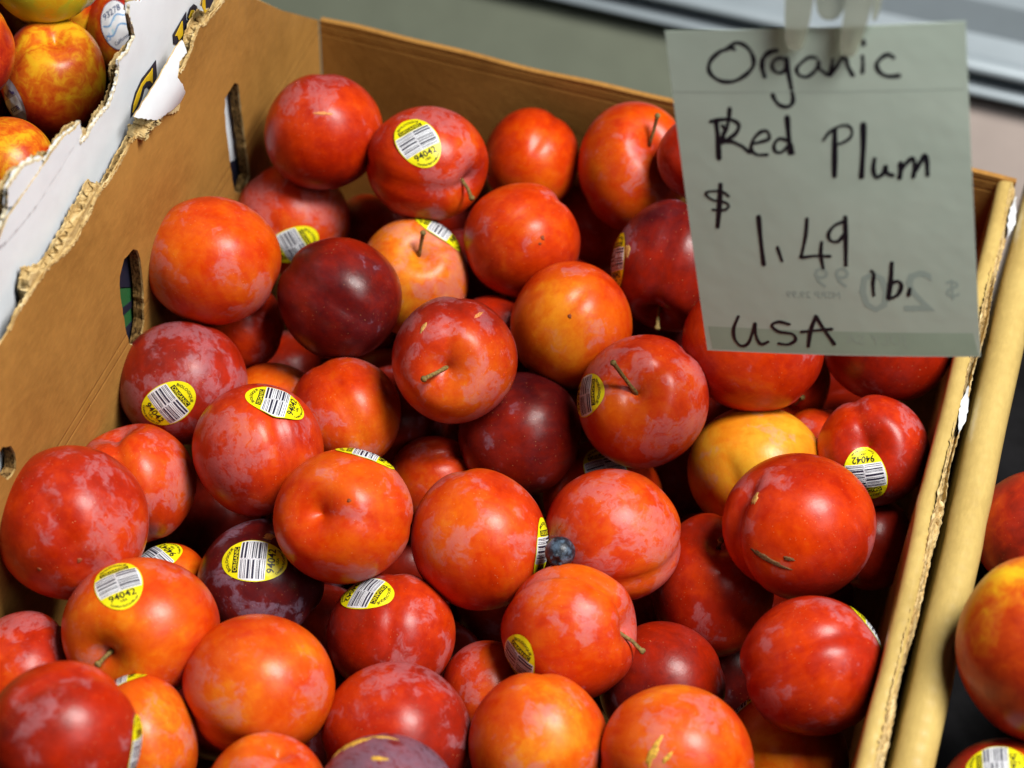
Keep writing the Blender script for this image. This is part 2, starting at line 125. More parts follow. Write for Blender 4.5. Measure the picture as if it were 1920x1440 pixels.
NECTARINES=[
 {"c":[-0.0661,-0.1545,0.2238],"r":0.02596,"ax":[0.911,1.089],"tone":0.4,"bloom":0.1,"seed":50.0,"label":"yellow and red nectarine with purple tinted hollow in the top left box","stem":[0.201,0.0397,0.9788],"sut":[-0.6976,-0.715,0.0456],"sutd":0.029,"blush":[0.3578,0.0448,0.9327],"ba":0.3,"stick":[["purple",[-0.3797,-0.914,0.1427],[0.5752,-0.3541,-0.7373]]]},
 {"c":[-0.0577,-0.0961,0.2107],"r":0.02236,"ax":[0.857,1.143],"tone":0.42,"bloom":0.1,"seed":52.1,"label":"red nectarine with white oval sticker against the torn white wall","stem":[-0.0312,0.3652,-0.9304],"sut":[0.1736,0.8956,0.4095],"sutd":0.022,"blush":[-0.5034,-0.8592,0.0918],"ba":0.12,"stick":[["white",[0.1308,-0.6988,0.7033],[0.6649,-0.4644,-0.585]]]},
 {"c":[-0.0774,-0.1274,0.2645],"r":0.02588,"ax":[1.0,1.0],"tone":0.86,"bloom":0.05,"seed":54.2,"label":"greenish yellow nectarine cut by the top edge of the picture","stem":[0.2855,-0.1472,-0.947],"sut":[0.5367,0.037,0.843],"sutd":0.03,"blush":[0.1977,-0.962,-0.1886],"ba":0.1},
 {"c":[-0.0569,-0.2179,0.2257],"r":0.02243,"ax":[0.964,1.036],"tone":0.5,"bloom":0.1,"seed":56.3,"label":"orange yellow nectarine behind the torn cardboard at the left edge","stem":[0.5162,-0.0214,-0.8562],"sut":[0.5706,-0.82,-0.0448],"sutd":0.035,"blush":[0.3084,-0.0894,0.9471],"ba":0.1},
 {"c":[-0.0863,-0.1912,0.2638],"r":0.02365,"ax":[1.0,1.0],"tone":0.4,"bloom":0.1,"seed":58.4,"label":"dark red nectarine cut by the left edge of the picture","stem":[-0.1304,0.9909,-0.0326],"sut":[0.8971,-0.3446,0.2763],"sutd":0.02,"blush":[-0.6904,0.1932,0.6971],"ba":0.12},
 {"c":[0.4154,-0.1662,0.1054],"r":0.03039,"ax":[1.044,0.956],"tone":0.36,"bloom":0.1,"seed":60.5,"label":"red nectarine at the right edge behind the larger orange one","stem":[0.4073,0.9111,0.0636],"sut":[0.7929,-0.6003,0.1046],"sutd":0.019,"blush":[-0.0112,0.9842,-0.1765],"ba":0.12},
 {"c":[0.4164,-0.2842,0.1784],"r":0.03458,"ax":[0.958,1.042],"tone":0.42,"bloom":0.1,"seed":62.6,"label":"large orange nectarine at the right edge","stem":[-0.2489,0.4092,0.8779],"sut":[0.6204,-0.4986,0.6054],"sutd":0.032,"blush":[-0.502,0.4133,0.7597],"ba":0.2},
 {"c":[0.4172,-0.3339,0.1361],"r":0.0275,"ax":[0.992,1.008],"tone":0.45,"bloom":0.1,"seed":64.7,"label":"red nectarine with barcode sticker in the bottom right corner","stem":[0.11,0.4527,-0.8849],"sut":[0.5299,-0.2596,-0.8074],"sutd":0.032,"blush":[0.8877,0.0897,-0.4515],"ba":0.12,"stick":[["barcode",[-0.3236,0.1137,0.9393],[0.9306,0.2178,0.2943]]]}]
FILLERS=[[0.032,-0.0376,0.0369],[0.1352,-0.0369,0.0351],[0.1852,-0.0339,0.0371],[0.2428,-0.0339,0.0385],[0.2943,-0.0345,0.0362],[0.0553,-0.0873,0.0379],[0.1077,-0.0876,0.0336],[0.1584,-0.0867,0.0363],[0.2135,-0.0868,0.0338],[0.2658,-0.0843,0.0359],[0.3185,-0.0825,0.038],[0.0314,-0.1354,0.0333],[0.0835,-0.1328,0.0349],[0.1367,-0.1337,0.0369],[0.2402,-0.1373,0.0388],[0.2909,-0.1334,0.0355],[0.0533,-0.1836,0.0369],[0.1087,-0.1857,0.036],[0.1596,-0.1824,0.0338],[0.2668,-0.1843,0.0373],[0.3164,-0.1838,0.035],[0.0321,-0.2342,0.0346],[0.0819,-0.2358,0.0341],[0.1324,-0.2343,0.0357],[0.1849,-0.2342,0.0366],[0.2401,-0.2373,0.0358],[0.2925,-0.2373,0.0345],[0.0559,-0.2836,0.0336],[0.1081,-0.2838,0.0349],[0.1631,-0.2832,0.0347],[0.0299,-0.3344,0.0362],[0.0796,-0.3334,0.0375],[0.135,-0.3371,0.034],[0.1846,-0.3347,0.0372],[0.241,-0.3348,0.0355],[0.2937,-0.3347,0.0365],[0.057,-0.3837,0.0354],[0.1098,-0.3822,0.0374],[0.1628,-0.3867,0.0366],[0.2118,-0.3842,0.0381],[0.2653,-0.3867,0.0384],[0.3171,-0.3862,0.0389],[0.0317,-0.4355,0.0355],[0.0812,-0.4363,0.0342],[0.134,-0.4377,0.0354],[0.1875,-0.432,0.0342],[0.2412,-0.4364,0.0349],[0.2951,-0.4347,0.0381],[0.0824,-0.0362,0.0872],[0.2898,-0.0339,0.0875],[0.1094,-0.0832,0.0839],[0.1624,-0.086,0.0866],[0.214,-0.0829,0.0836],[0.1903,-0.137,0.0838],[0.109,-0.1832,0.0855],[0.1369,-0.4368,0.0839],[0.19,-0.4324,0.0878]]
WALLS={
 "brown":[[-0.3198,0.2466],[-0.3118,0.2502],[-0.3048,0.2493],[-0.2865,0.2496],[-0.2701,0.2437],[-0.2615,0.2428],[-0.255,0.2447],[-0.2494,0.2451],[-0.2407,0.2489],[-0.2293,0.2477],[-0.2137,0.2494],[-0.207,0.2506],[-0.1942,0.246],[-0.1838,0.2413],[-0.1755,0.2387],[-0.1634,0.2316],[-0.1595,0.2334],[-0.1567,0.2358],[-0.1604,0.2425],[-0.1635,0.2489],[-0.159,0.249],[-0.1521,0.2487],[-0.1448,0.2506],[-0.1392,0.2548],[-0.134,0.2574],[-0.1288,0.2541],[-0.1234,0.254],[-0.114,0.2531],[-0.1069,0.2523],[-0.0983,0.2521],[-0.0865,0.2368],[-0.0457,0.2005],[0.0,0.16]],
 "core":[[-0.315,0.2373],[-0.3078,0.2425],[-0.2981,0.244],[-0.301,0.252],[-0.2959,0.2577],[-0.285,0.2482],[-0.2765,0.2481],[-0.2646,0.2494],[-0.256,0.2504],[-0.2467,0.2517],[-0.2375,0.2541],[-0.2346,0.2483],[-0.2281,0.2441],[-0.219,0.245],[-0.2075,0.2467],[-0.2,0.2468],[-0.1979,0.2511],[-0.1868,0.2501],[-0.1719,0.248],[-0.1546,0.2446],[-0.1507,0.2492],[-0.1447,0.2476],[-0.1413,0.2525],[-0.1358,0.2568],[-0.1315,0.2575],[-0.1239,0.2577],[-0.1188,0.2534],[-0.1118,0.2494],[-0.1055,0.2506],[-0.0948,0.2519],[-0.0815,0.2355],[-0.0385,0.1958]],
 "slots":[[[-0.1038,0.2004],[-0.109,0.2003],[-0.1154,0.1999],[-0.1173,0.1932],[-0.1175,0.1816],[-0.1166,0.1654],[-0.1163,0.1493],[-0.1148,0.1391],[-0.1057,0.1292],[-0.0967,0.134],[-0.0984,0.1639],[-0.0993,0.1818],[-0.1,0.1964]],[[-0.2181,0.1962],[-0.227,0.1983],[-0.2327,0.1931],[-0.2345,0.1861],[-0.2348,0.1745],[-0.2352,0.1623],[-0.2342,0.1507],[-0.2255,0.1399],[-0.2178,0.1501],[-0.2145,0.168],[-0.2137,0.1827],[-0.2147,0.1921]],[[-0.3409,0.1993],[-0.3357,0.1941],[-0.3341,0.1875],[-0.3359,0.1791],[-0.343,0.1805],[-0.3469,0.1885],[-0.3456,0.199]]],
 "flap":[[-0.205,0.263],[-0.1927,0.2633],[-0.1801,0.2636],[-0.1689,0.2646],[-0.1592,0.2653],[-0.1537,0.2647],[-0.1545,0.2587],[-0.1617,0.2595],[-0.1672,0.2551],[-0.1649,0.25],[-0.1579,0.2377],[-0.1608,0.2353],[-0.1655,0.2373],[-0.1771,0.2434],[-0.1905,0.2499],[-0.1963,0.255]],
 "fringe":[[-0.195,0.2523],[-0.1898,0.2513],[-0.1773,0.2457],[-0.1621,0.2376],[-0.1617,0.2342],[-0.1639,0.2322],[-0.172,0.237],[-0.178,0.2404],[-0.1828,0.2413],[-0.1889,0.2457],[-0.193,0.247]],
 "white":[[-0.326,0.2857],[-0.301,0.2837],[-0.2944,0.2876],[-0.2913,0.2955],[-0.2833,0.2969],[-0.276,0.2959],[-0.264,0.2878],[-0.2625,0.2851],[-0.2558,0.2856],[-0.2497,0.2855],[-0.2383,0.2817],[-0.2328,0.2806],[-0.2327,0.2741],[-0.2354,0.2715],[-0.229,0.2696],[-0.2226,0.271],[-0.216,0.2708],[-0.2097,0.2697],[-0.2044,0.2721],[-0.2,0.275],[-0.1965,0.2786],[-0.1957,0.2837],[-0.1873,0.2817],[-0.1842,0.2836],[-0.1792,0.2847],[-0.1801,0.2916],[-0.182,0.2981],[-0.1801,0.3017],[-0.1663,0.2935],[-0.1587,0.2963],[-0.1352,0.2908],[-0.088,0.2634]],
 "rim":[[-0.3147,0.2933],[-0.2954,0.2842],[-0.2894,0.2943],[-0.2823,0.2957],[-0.268,0.2884],[-0.2561,0.2836],[-0.2539,0.28],[-0.2476,0.2819],[-0.2383,0.2809],[-0.2315,0.2778],[-0.2276,0.2741],[-0.2268,0.2666],[-0.2217,0.2671],[-0.2112,0.2681],[-0.2038,0.2671],[-0.1989,0.2699],[-0.1964,0.2752],[-0.196,0.2806],[-0.1908,0.2806],[-0.1834,0.2791],[-0.177,0.2792],[-0.1731,0.2802],[-0.1758,0.288],[-0.1764,0.294],[-0.1751,0.2987],[-0.1624,0.2905],[-0.1573,0.2941],[-0.1309,0.2894],[-0.0837,0.2622]],
 "strip":[[-0.2348,0.2823],[-0.235,0.2764],[-0.2519,0.2749],[-0.2736,0.2736],[-0.2884,0.2746],[-0.3013,0.2766],[-0.3093,0.2789],[-0.3037,0.2823],[-0.2961,0.2856],[-0.2825,0.2859],[-0.2669,0.2861],[-0.257,0.2865],[-0.2486,0.2861],[-0.2405,0.2828]],
 "patch":[[-0.2924,0.2968],[-0.2792,0.2964],[-0.2665,0.2891],[-0.267,0.2859],[-0.2799,0.2858],[-0.2914,0.2864],[-0.2953,0.2893]],
 "navy":[[[-0.1644,0.2595],[-0.1699,0.2596],[-0.1785,0.2604],[-0.1855,0.2583],[-0.1902,0.2546],[-0.1925,0.2498],[-0.1839,0.2495],[-0.1808,0.2509],[-0.1774,0.2536],[-0.1748,0.253],[-0.1728,0.2499],[-0.1666,0.2501],[-0.1653,0.2511]],[[-0.1316,0.2616],[-0.1463,0.2599],[-0.1468,0.2551],[-0.1431,0.2514],[-0.1327,0.251],[-0.1275,0.2532],[-0.1325,0.2575]],[[-0.1312,0.2578],[-0.1303,0.2594],[-0.1277,0.2608],[-0.1237,0.26],[-0.1209,0.2567],[-0.1204,0.2533],[-0.1245,0.2509],[-0.1289,0.2524]]],
 "yellow":[[[-0.1687,0.2584],[-0.1704,0.2511],[-0.1724,0.2542],[-0.1757,0.2565],[-0.1795,0.2566],[-0.183,0.2536],[-0.1867,0.2518],[-0.1907,0.2509],[-0.1889,0.2539],[-0.1849,0.2567],[-0.1796,0.2584],[-0.1742,0.2583],[-0.1699,0.2579]],[[-0.1366,0.2601],[-0.1446,0.2578],[-0.1431,0.2569],[-0.1421,0.2534],[-0.1376,0.253]],[[-0.1303,0.2571],[-0.127,0.2589],[-0.1244,0.2572],[-0.1244,0.2545],[-0.1291,0.2544]]],
 "topnavy":[[-0.1302,0.2708],[-0.1325,0.2679],[-0.1287,0.2638],[-0.1242,0.2596],[-0.1166,0.2615]],
 "topyellow":[[-0.1298,0.2707],[-0.1318,0.2666],[-0.1299,0.2614],[-0.1253,0.2612],[-0.1285,0.2624],[-0.1278,0.2692]],
 "green":[[-0.2279,0.1787],[-0.2367,0.1455],[-0.197,0.1042],[-0.1881,0.1418]],
 "black":[[[-0.2219,0.2015],[-0.228,0.1782],[-0.1883,0.1412],[-0.1827,0.165]],[[-0.1117,0.1514],[-0.1165,0.133],[-0.0783,0.0988],[-0.0735,0.1283],[-0.0984,0.1442]],[[-0.2285,0.1639],[-0.2246,0.1575],[-0.2152,0.1542],[-0.2132,0.1575]],[[-0.2288,0.1501],[-0.2245,0.1402],[-0.2114,0.1415],[-0.217,0.1471]]]}
SIGN={
 "ctr":[0.2934,-0.2039,0.3119],
 "ux":[0.9622,0.0515,0.2676],
 "uy":[-0.2725,0.1793,0.9453],
 "nz":[0.0007,-0.9824,0.1866],
 "out":[[-0.05527,0.068],[0.05419,0.06799],[0.05236,-0.07452],[-0.05707,-0.07452]],
 "strokes":[[[[-0.02965,0.06036],[-0.03123,0.06113],[-0.03249,0.06038],[-0.03511,0.05945],[-0.03848,0.05666],[-0.04002,0.05381],[-0.04,0.05126],[-0.03842,0.04902],[-0.03556,0.04749],[-0.03186,0.04739],[-0.02833,0.04876],[-0.02503,0.05122],[-0.02304,0.05406],[-0.02285,0.05729],[-0.02401,0.06019],[-0.02611,0.06222],[-0.02869,0.06283],[-0.03048,0.06182],[-0.03163,0.0606]],7],[[[-0.01384,0.05952],[-0.0162,0.05906],[-0.01835,0.05751],[-0.01957,0.0554],[-0.01989,0.05253],[-0.01941,0.04926]],8],[[[-0.01094,0.05586],[-0.01283,0.05663],[-0.01508,0.05563],[-0.01613,0.0535],[-0.01537,0.05132],[-0.01347,0.05055],[-0.01171,0.05158],[-0.01099,0.05372],[-0.01057,0.05621]],6],[[[-0.01041,0.05621],[-0.01039,0.05155],[-0.00981,0.0443]],8],[[[-0.00966,0.04248],[-0.00959,0.03992],[-0.01047,0.03774],[-0.01256,0.03687],[-0.01513,0.03784],[-0.01657,0.04008],[-0.01704,0.04192]],7],[[[0.00044,0.05625],[-0.00213,0.05656],[-0.0054,0.05428],[-0.00717,0.05194],[-0.00631,0.04952],[-0.0033,0.04896],[2e-05,0.05174],[0.0012,0.05504],[0.00115,0.05219],[0.00254,0.05072],[0.00462,0.04971],[0.00642,0.05536]],6],[[[0.00479,0.04923],[0.00746,0.05249],[0.00992,0.05597],[0.01119,0.05569],[0.01177,0.05237],[0.01321,0.049]],7],[[[0.01725,0.05646],[0.0172,0.05316],[0.01672,0.04986]],6],[[[0.01807,0.06228],[0.01804,0.06088]],7],[[[0.02823,0.05543],[0.02662,0.05665],[0.024,0.05555],[0.0221,0.05302],[0.02274,0.05017],[0.02557,0.04821],[0.02983,0.04824]],7],[[[-0.04204,0.03093],[-0.03886,0.03162],[-0.03506,0.03193],[-0.03212,0.03075],[-0.03132,0.02886],[-0.03304,0.02588],[-0.03605,0.02366],[-0.03825,0.02255],[-0.03481,0.02251],[-0.0319,0.02095]],7],[[[-0.03401,0.03638],[-0.03484,0.0323],[-0.03619,0.02819],[-0.03792,0.0252],[-0.03893,0.02256]],7],[[[-0.03998,0.03089],[-0.04003,0.02486],[-0.04072,0.01533]],9],[[[-0.03776,0.02935],[-0.03701,0.02708],[-0.03868,0.0218]],6],[[[-0.0355,0.02251],[-0.03156,0.02094],[-0.02848,0.01786]],6],[[[-0.02703,0.02164],[-0.02388,0.02235],[-0.02033,0.0238],[-0.02068,0.02681],[-0.02343,0.02648],[-0.02652,0.02314],[-0.02763,0.01937],[-0.02583,0.01707],[-0.02174,0.01702]],6],[[[-0.01365,0.02295],[-0.01627,0.02374],[-0.01854,0.02152],[-0.01852,0.0185],[-0.01619,0.01809],[-0.01321,0.02069]],6],[[[-0.01253,0.03263],[-0.01268,0.02593],[-0.01284,0.01767]],9],[[[-0.01233,0.02143],[-0.01183,0.01766]],7],[[[0.0002,0.023],[0.00295,0.02643],[0.00667,0.02858],[0.00976,0.02878],[0.01112,0.02679],[0.01022,0.02384],[0.00741,0.0219],[0.00467,0.02095]],5],[[[0.00476,0.02689],[0.00396,0.01796],[0.00298,0.0079]],9],[[[0.01547,0.02917],[0.01468,0.01932],[0.01304,0.00731]],9.5],[[[0.01849,0.01479],[0.0177,0.01029],[0.01855,0.00701],[0.02133,0.00875],[0.02243,0.01175],[0.02264,0.00874],[0.02476,0.00772]],7],[[[0.02796,0.0127],[0.02775,0.0097],[0.0271,0.0067]],9],[[[0.0275,0.0092],[0.03039,0.01317],[0.03266,0.01463],[0.0328,0.01015],[0.03214,0.00691]],7],[[[0.03273,0.00916],[0.03516,0.01312],[0.03685,0.01582],[0.03751,0.0126],[0.03741,0.00762]],8],[[[-0.03888,-0.00119],[-0.04135,0.00085],[-0.04618,0.00087],[-0.04786,-0.00047],[-0.04543,-0.00286],[-0.04072,-0.00389],[-0.03941,-0.00559],[-0.04143,-0.00728],[-0.04598,-0.00728]],5],[[[-0.04146,0.00387],[-0.04296,-0.0049],[-0.04496,-0.01483]],8.5],[[[-0.02806,-0.01002],[-0.02838,-0.01995],[-0.02846,-0.03177]],8],[[[-0.02215,-0.02372],[-0.021,-0.02996]],5.5],[[[-0.00922,-0.0107],[-0.01056,-0.01851],[-0.01286,-0.02677],[-0.013,-0.02815],[-0.00785,-0.02742],[-0.00191,-0.02752]],6],[[[-0.0046,-0.02122],[-0.0054,-0.02672],[-0.00509,-0.03294]],6],[[[0.00445,-0.01204],[0.00109,-0.01373],[-0.00145,-0.01712],[-0.00125,-0.02018],[0.00163,-0.02085],[0.00425,-0.01778]],6],[[[0.0055,-0.01003],[0.00484,-0.01981],[0.00384,-0.03147]],7.5],[[[0.01346,-0.03414],[0.01424,-0.03551],[0.01356,-0.04038],[0.01348,-0.04528]],6],[[[0.02151,-0.03062],[0.02044,-0.0389],[0.01899,-0.04659]],8],[[[0.01975,-0.0403],[0.02307,-0.03887],[0.02439,-0.04093],[0.02263,-0.04514],[0.01926,-0.04694]],7],[[[0.02751,-0.04228],[0.02683,-0.04542]],6],[[[-0.0418,-0.05699],[-0.04438,-0.0629],[-0.04467,-0.06807],[-0.04253,-0.07136],[-0.0392,-0.06979],[-0.03621,-0.06272],[-0.0353,-0.06013],[-0.0356,-0.06564],[-0.03421,-0.07003],[-0.03096,-0.06884]],6],[[[-0.02133,-0.05983],[-0.02554,-0.05883],[-0.02853,-0.06072],[-0.02604,-0.06358],[-0.02058,-0.06455],[-0.01964,-0.06745],[-0.02296,-0.06974],[-0.02666,-0.06947]],6],[[[-0.01467,-0.07026],[-0.01304,-0.06292],[-0.01021,-0.05563]],7],[[[-0.01021,-0.05563],[-0.00747,-0.06207],[-0.00412,-0.06889]],7],[[[-0.01677,-0.06337],[-0.01117,-0.06251],[-0.00439,-0.06163]],6]],
 "px":0.00020283802555349576,
 "ghost":[[0.00187,-0.04194],[-0.00623,-0.04205],[0.01377,-0.05303],[0.0315,-0.0527],[0.04351,-0.0462]],
 "ghosttext":[-0.01031,-0.04706],
 "band":[[-0.05505,-0.0624],[0.05012,-0.06324],[0.05163,-0.0739],[-0.05485,-0.07355]],
 "fold":[[-0.0566,0.04349],[0.05376,0.04221]],
 "july":[0.01254,-0.06883],
 "clip":[[[-0.0064,0.09118],[0.00386,0.09072],[0.00195,0.07855],[-0.00269,0.06243],[-0.00517,0.06103],[-0.00823,0.06176],[-0.00954,0.06435],[-0.00804,0.07895]],[[0.01516,0.09022],[0.02597,0.08974],[0.02317,0.07772],[0.01641,0.05972],[0.01395,0.05789],[0.01093,0.05862],[0.01003,0.0616],[0.01337,0.07811]],[[0.00386,0.09072],[0.01516,0.09022],[0.01246,0.07196],[0.00209,0.07192]],[[0.02597,0.08974],[0.02857,0.08962],[0.02458,0.07152],[0.0215,0.0708]]]}
BERRY=[[0.2178,-0.2765,0.1436],0.00655]


# ------------------------------------------------------------------ node helpers
class NT:
    def __init__(self, name):
        m = bpy.data.materials.new(name)
        m.use_nodes = True
        self.m = m
        self.t = m.node_tree
        self.b = self.t.nodes["Principled BSDF"]

    def n(self, kind, **kw):
        nd = self.t.nodes.new(kind)
        for k, v in kw.items():
            setattr(nd, k, v)
        return nd

    def put(self, sock, v):
        if isinstance(v, bpy.types.NodeSocket):
            self.t.links.new(v, sock)
        else:
            if sock.type == 'RGBA' and len(v) == 3:
                v = (*v, 1)
            sock.default_value = v

    def math(self, op, a, b=None, c=None, clamp=False):
        nd = self.n('ShaderNodeMath', operation=op, use_clamp=clamp)
        for i, x in enumerate((a, b, c)):
            if x is not None:
                self.put(nd.inputs[i], x)
        return nd.outputs[0]

    def vmath(self, op, a, b=None, scale=None):
        nd = self.n('ShaderNodeVectorMath', operation=op)
        self.put(nd.inputs[0], a)
        if b is not None:
            self.put(nd.inputs[1], b)
        if scale is not None:
            self.put(nd.inputs['Scale'], scale)
        return nd.outputs['Value'] if op == 'DOT_PRODUCT' else nd.outputs[0]

    def noise(self, vec, scale, detail=3, rough=0.55, dist=0.0, out=0):
        nd = self.n('ShaderNodeTexNoise')
        self.put(nd.inputs['Vector'], vec)
        nd.inputs['Scale'].default_value = scale
        nd.inputs['Detail'].default_value = detail
        nd.inputs['Roughness'].default_value = rough
        nd.inputs['Distortion'].default_value = dist
        return nd.outputs[out]

    def ramp(self, fac, stops, mode='LINEAR'):
        nd = self.n('ShaderNodeValToRGB')
        nd.color_ramp.interpolation = mode
        e = nd.color_ramp.elements
        while len(e) < len(stops):
            e.new(0.5)
        for el, (p, c) in zip(e, stops):
            el.position = p
            el.color = (*c, 1) if len(c) == 3 else c
        self.put(nd.inputs[0], fac)
        return nd.outputs[0]

    def smooth(self, x, lo, hi, a=0.0, b=1.0):
        nd = self.n('ShaderNodeMapRange', interpolation_type='SMOOTHSTEP')
        self.put(nd.inputs[0], x)
        self.put(nd.inputs[1], lo)
        self.put(nd.inputs[2], hi)
        self.put(nd.inputs[3], a)
        self.put(nd.inputs[4], b)
        return nd.outputs[0]

    def mix(self, fac, a, b, blend='MIX'):
        nd = self.n('ShaderNodeMix', data_type='RGBA', blend_type=blend)
        self.put(nd.inputs[0], fac)
        self.put(nd.inputs[6], a)
        self.put(nd.inputs[7], b)
        return nd.outputs[2]

    def attr(self, name, out='Fac'):
        nd = self.n('ShaderNodeAttribute', attribute_type='OBJECT', attribute_name=name)
        return nd.outputs[out]

    def coord(self, which='Object'):
        return self.n('ShaderNodeTexCoord').outputs[which]

    def bump(self, height, strength=0.3, dist=0.001):
        nd = self.n('ShaderNodeBump')
        nd.inputs['Strength'].default_value = strength
        nd.inputs['Distance'].default_value = dist
        self.put(nd.inputs['Height'], height)
        self.t.links.new(nd.outputs[0], self.b.inputs['Normal'])

    def set(self, **kw):
        for k, v in kw.items():
            self.put(self.b.inputs[k.replace('_', ' ')], v)
        return self.m


def flat(name, col, rough=0.6, var=0.0, scale=400, **kw):
    t = NT(name)
    c = col
    if var:
        nz = t.noise(t.coord(), scale, 4)
        c = t.mix(t.smooth(nz, 0.3, 0.7), tuple(x * (1 - var) for x in col), tuple(min(1, x * (1 + var)) for x in col))
    return t.set(Base_Color=c, Roughness=rough, **kw)


def fruit_material(name, stops, speckle, mottle, bloom_col, coat, streak):
    """skin: ripeness colour ramp, mottling, lenticel dots, rubbed waxy bloom"""
    t = NT(name)
    rad = t.attr('fruit_radius')
    p = t.vmath('SCALE', t.coord(), scale=t.math('DIVIDE', 1.0, rad))
    seed = t.attr('skin_seed')
    cmb = t.n('ShaderNodeCombineXYZ')
    for i, k in enumerate((7.13, 3.37, 5.71)):
        t.put(cmb.inputs[i], t.math('MULTIPLY', seed, k))
    q = t.vmath('ADD', p, cmb.outputs[0])
    bl = t.math('MULTIPLY', t.vmath('DOT_PRODUCT', p, t.attr('blush_axis', 'Vector')), t.attr('blush_amount'))
    n1 = t.math('MULTIPLY', t.math('SUBTRACT', t.noise(q, 0.95, 2, 0.5, 0.4), 0.5), mottle)
    n2 = t.math('MULTIPLY', t.math('SUBTRACT', t.noise(q, 4.5, 3, 0.65, 0.6), 0.5), mottle * 0.45)
    # streaks run from the stem to the tip
    qs = t.vmath('MULTIPLY', q, (1.0, 1.0, 0.22))
    n3 = t.math('MULTIPLY', t.math('SUBTRACT', t.noise(qs, 9.0, 2, 0.6), 0.5), streak)
    tone = t.math('ADD', t.math('ADD', t.attr('ripeness'), bl), t.math('ADD', n1, t.math('ADD', n2, n3)))
    col = t.ramp(tone, stops)
    # lenticels
    vor = t.n('ShaderNodeTexVoronoi')
    t.put(vor.inputs['Vector'], q)
    vor.inputs['Scale'].default_value = 21.0
    sep = t.n('ShaderNodeSeparateColor')
    t.put(sep.inputs[0], vor.outputs['Color'])
    lim = t.math('MULTIPLY', sep.outputs[0], 0.14)
    dots = t.math('LESS_THAN', vor.outputs['Distance'], lim)
    patchy = t.smooth(t.noise(q, 1.6, 2), 0.36, 0.58)
    dots = t.math('MULTIPLY', t.math('MULTIPLY', dots, patchy), speckle)
    col = t.mix(dots, col, (0.80, 0.36, 0.16))
    # waxy bloom, rubbed off in patches, with lilac reflections painted into its colour
    qd = t.vmath('ADD', q, t.vmath('SCALE', t.noise(q, 2.2, 3, 0.6, 0.0, 1), scale=0.55))
    m1 = t.noise(qd, 1.35, 4, 0.60)
    th = t.math('SUBTRACT', 0.695, t.math('MULTIPLY', t.attr('bloom'), 0.42))
    mask = t.smooth(m1, th, t.math('ADD', th, 0.075))
    film = t.smooth(m1, t.math('SUBTRACT', th, 0.20), t.math('ADD', th, 0.10))
    scr = t.smooth(t.noise(t.vmath('MULTIPLY', qd, (1.0, 2.6, 1.0)), 5.5, 3, 0.7), 0.30, 0.52)
    fine = t.smooth(t.noise(q, 30.0, 3, 0.7), 0.2, 0.8, 0.65, 1.0)
    mask = t.math('MULTIPLY', t.math('MULTIPLY', mask, scr), fine)
    mask = t.math('ADD', t.math('MULTIPLY', mask, 0.31), t.math('MULTIPLY', film, 0.025), clamp=True)
    col = t.mix(mask, col, t.mix(t.smooth(t.attr('ripeness'), 0.08, 0.42), (0.40, 0.31, 0.44), bloom_col))
    rough = t.math('ADD', t.math('MULTIPLY', mask, 0.35), t.math('ADD', 0.25, t.math('MULTIPLY', t.noise(q, 8, 4), 0.12)))
    t.bump(t.noise(q, 14.0, 2, 0.6), 0.10, 0.0006)
    return t.set(Base_Color=col, Roughness=rough, Coat_Weight=coat, Coat_Roughness=0.40,
                 Specular_IOR_Level=0.26)


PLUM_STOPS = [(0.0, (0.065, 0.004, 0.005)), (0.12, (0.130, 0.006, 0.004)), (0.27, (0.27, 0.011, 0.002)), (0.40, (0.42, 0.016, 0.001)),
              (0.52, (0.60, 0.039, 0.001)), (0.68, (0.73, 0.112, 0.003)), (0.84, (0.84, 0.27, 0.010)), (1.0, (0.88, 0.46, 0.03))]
NECT_STOPS = [(0.0, (0.10, 0.006, 0.006)), (0.3, (0.36, 0.018, 0.006)), (0.48, (0.56, 0.055, 0.006)), (0.58, (0.66, 0.15, 0.008)),
              (0.68, (0.78, 0.36, 0.012)), (0.85, (0.78, 0.50, 0.015)), (1.0, (0.58, 0.55, 0.03))]
M = {}
M['plum'] = fruit_material('plum_skin', PLUM_STOPS, 0.65, 0.50, (0.54, 0.29, 0.32), 0.0, 0.14)
M['nectarine'] = fruit_material('nectarine_skin', NECT_STOPS, 0.40, 1.05, (0.45, 0.22, 0.28), 0.0, 0.10)
M['stem'] = flat('stem_wood', (0.20, 0.135, 0.035), 0.75, 0.45, 900)
M['pale'] = flat('scar_pale', (0.70, 0.26, 0.07), 0.7, 0.3, 1500)
M['tan'] = flat('scar_tan', (0.52, 0.27, 0.07), 0.75, 0.3, 1200)
M['yellow'] = flat('scar_yellow', (0.66, 0.36, 0.04), 0.7, 0.35, 900)
M['scab'] = flat('scar_scab', (0.14, 0.065, 0.02), 0.85, 0.5, 1400)
M['pit'] = flat('scar_pit', (0.25, 0.05, 0.012), 0.8, 0.4, 1500)
M['st_yellow'] = flat('sticker_yellow', (0.86, 0.78, 0.005), 0.42)
M['st_white'] = flat('sticker_white', (0.80, 0.82, 0.86), 0.42)
M['st_navy'] = flat('sticker_navy', (0.018, 0.018, 0.045), 0.45)
M['st_black'] = flat('sticker_black', (0.012, 0.012, 0.010), 0.45)
M['st_blue'] = flat('sticker_blue', (0.16, 0.36, 0.66), 0.42)
M['st_pblue'] = flat('sticker_pale_blue', (0.50, 0.72, 0.84), 0.42)
M['st_purple'] = flat('sticker_purple', (0.10, 0.07, 0.24), 0.42)
M['st_lilac'] = flat('sticker_lilac', (0.42, 0.38, 0.46), 0.42)
M['st_ink'] = flat('sticker_ink_blue', (0.02, 0.05, 0.16), 0.45)
M['ink'] = flat('marker_ink', (0.006, 0.007, 0.016), 0.5)
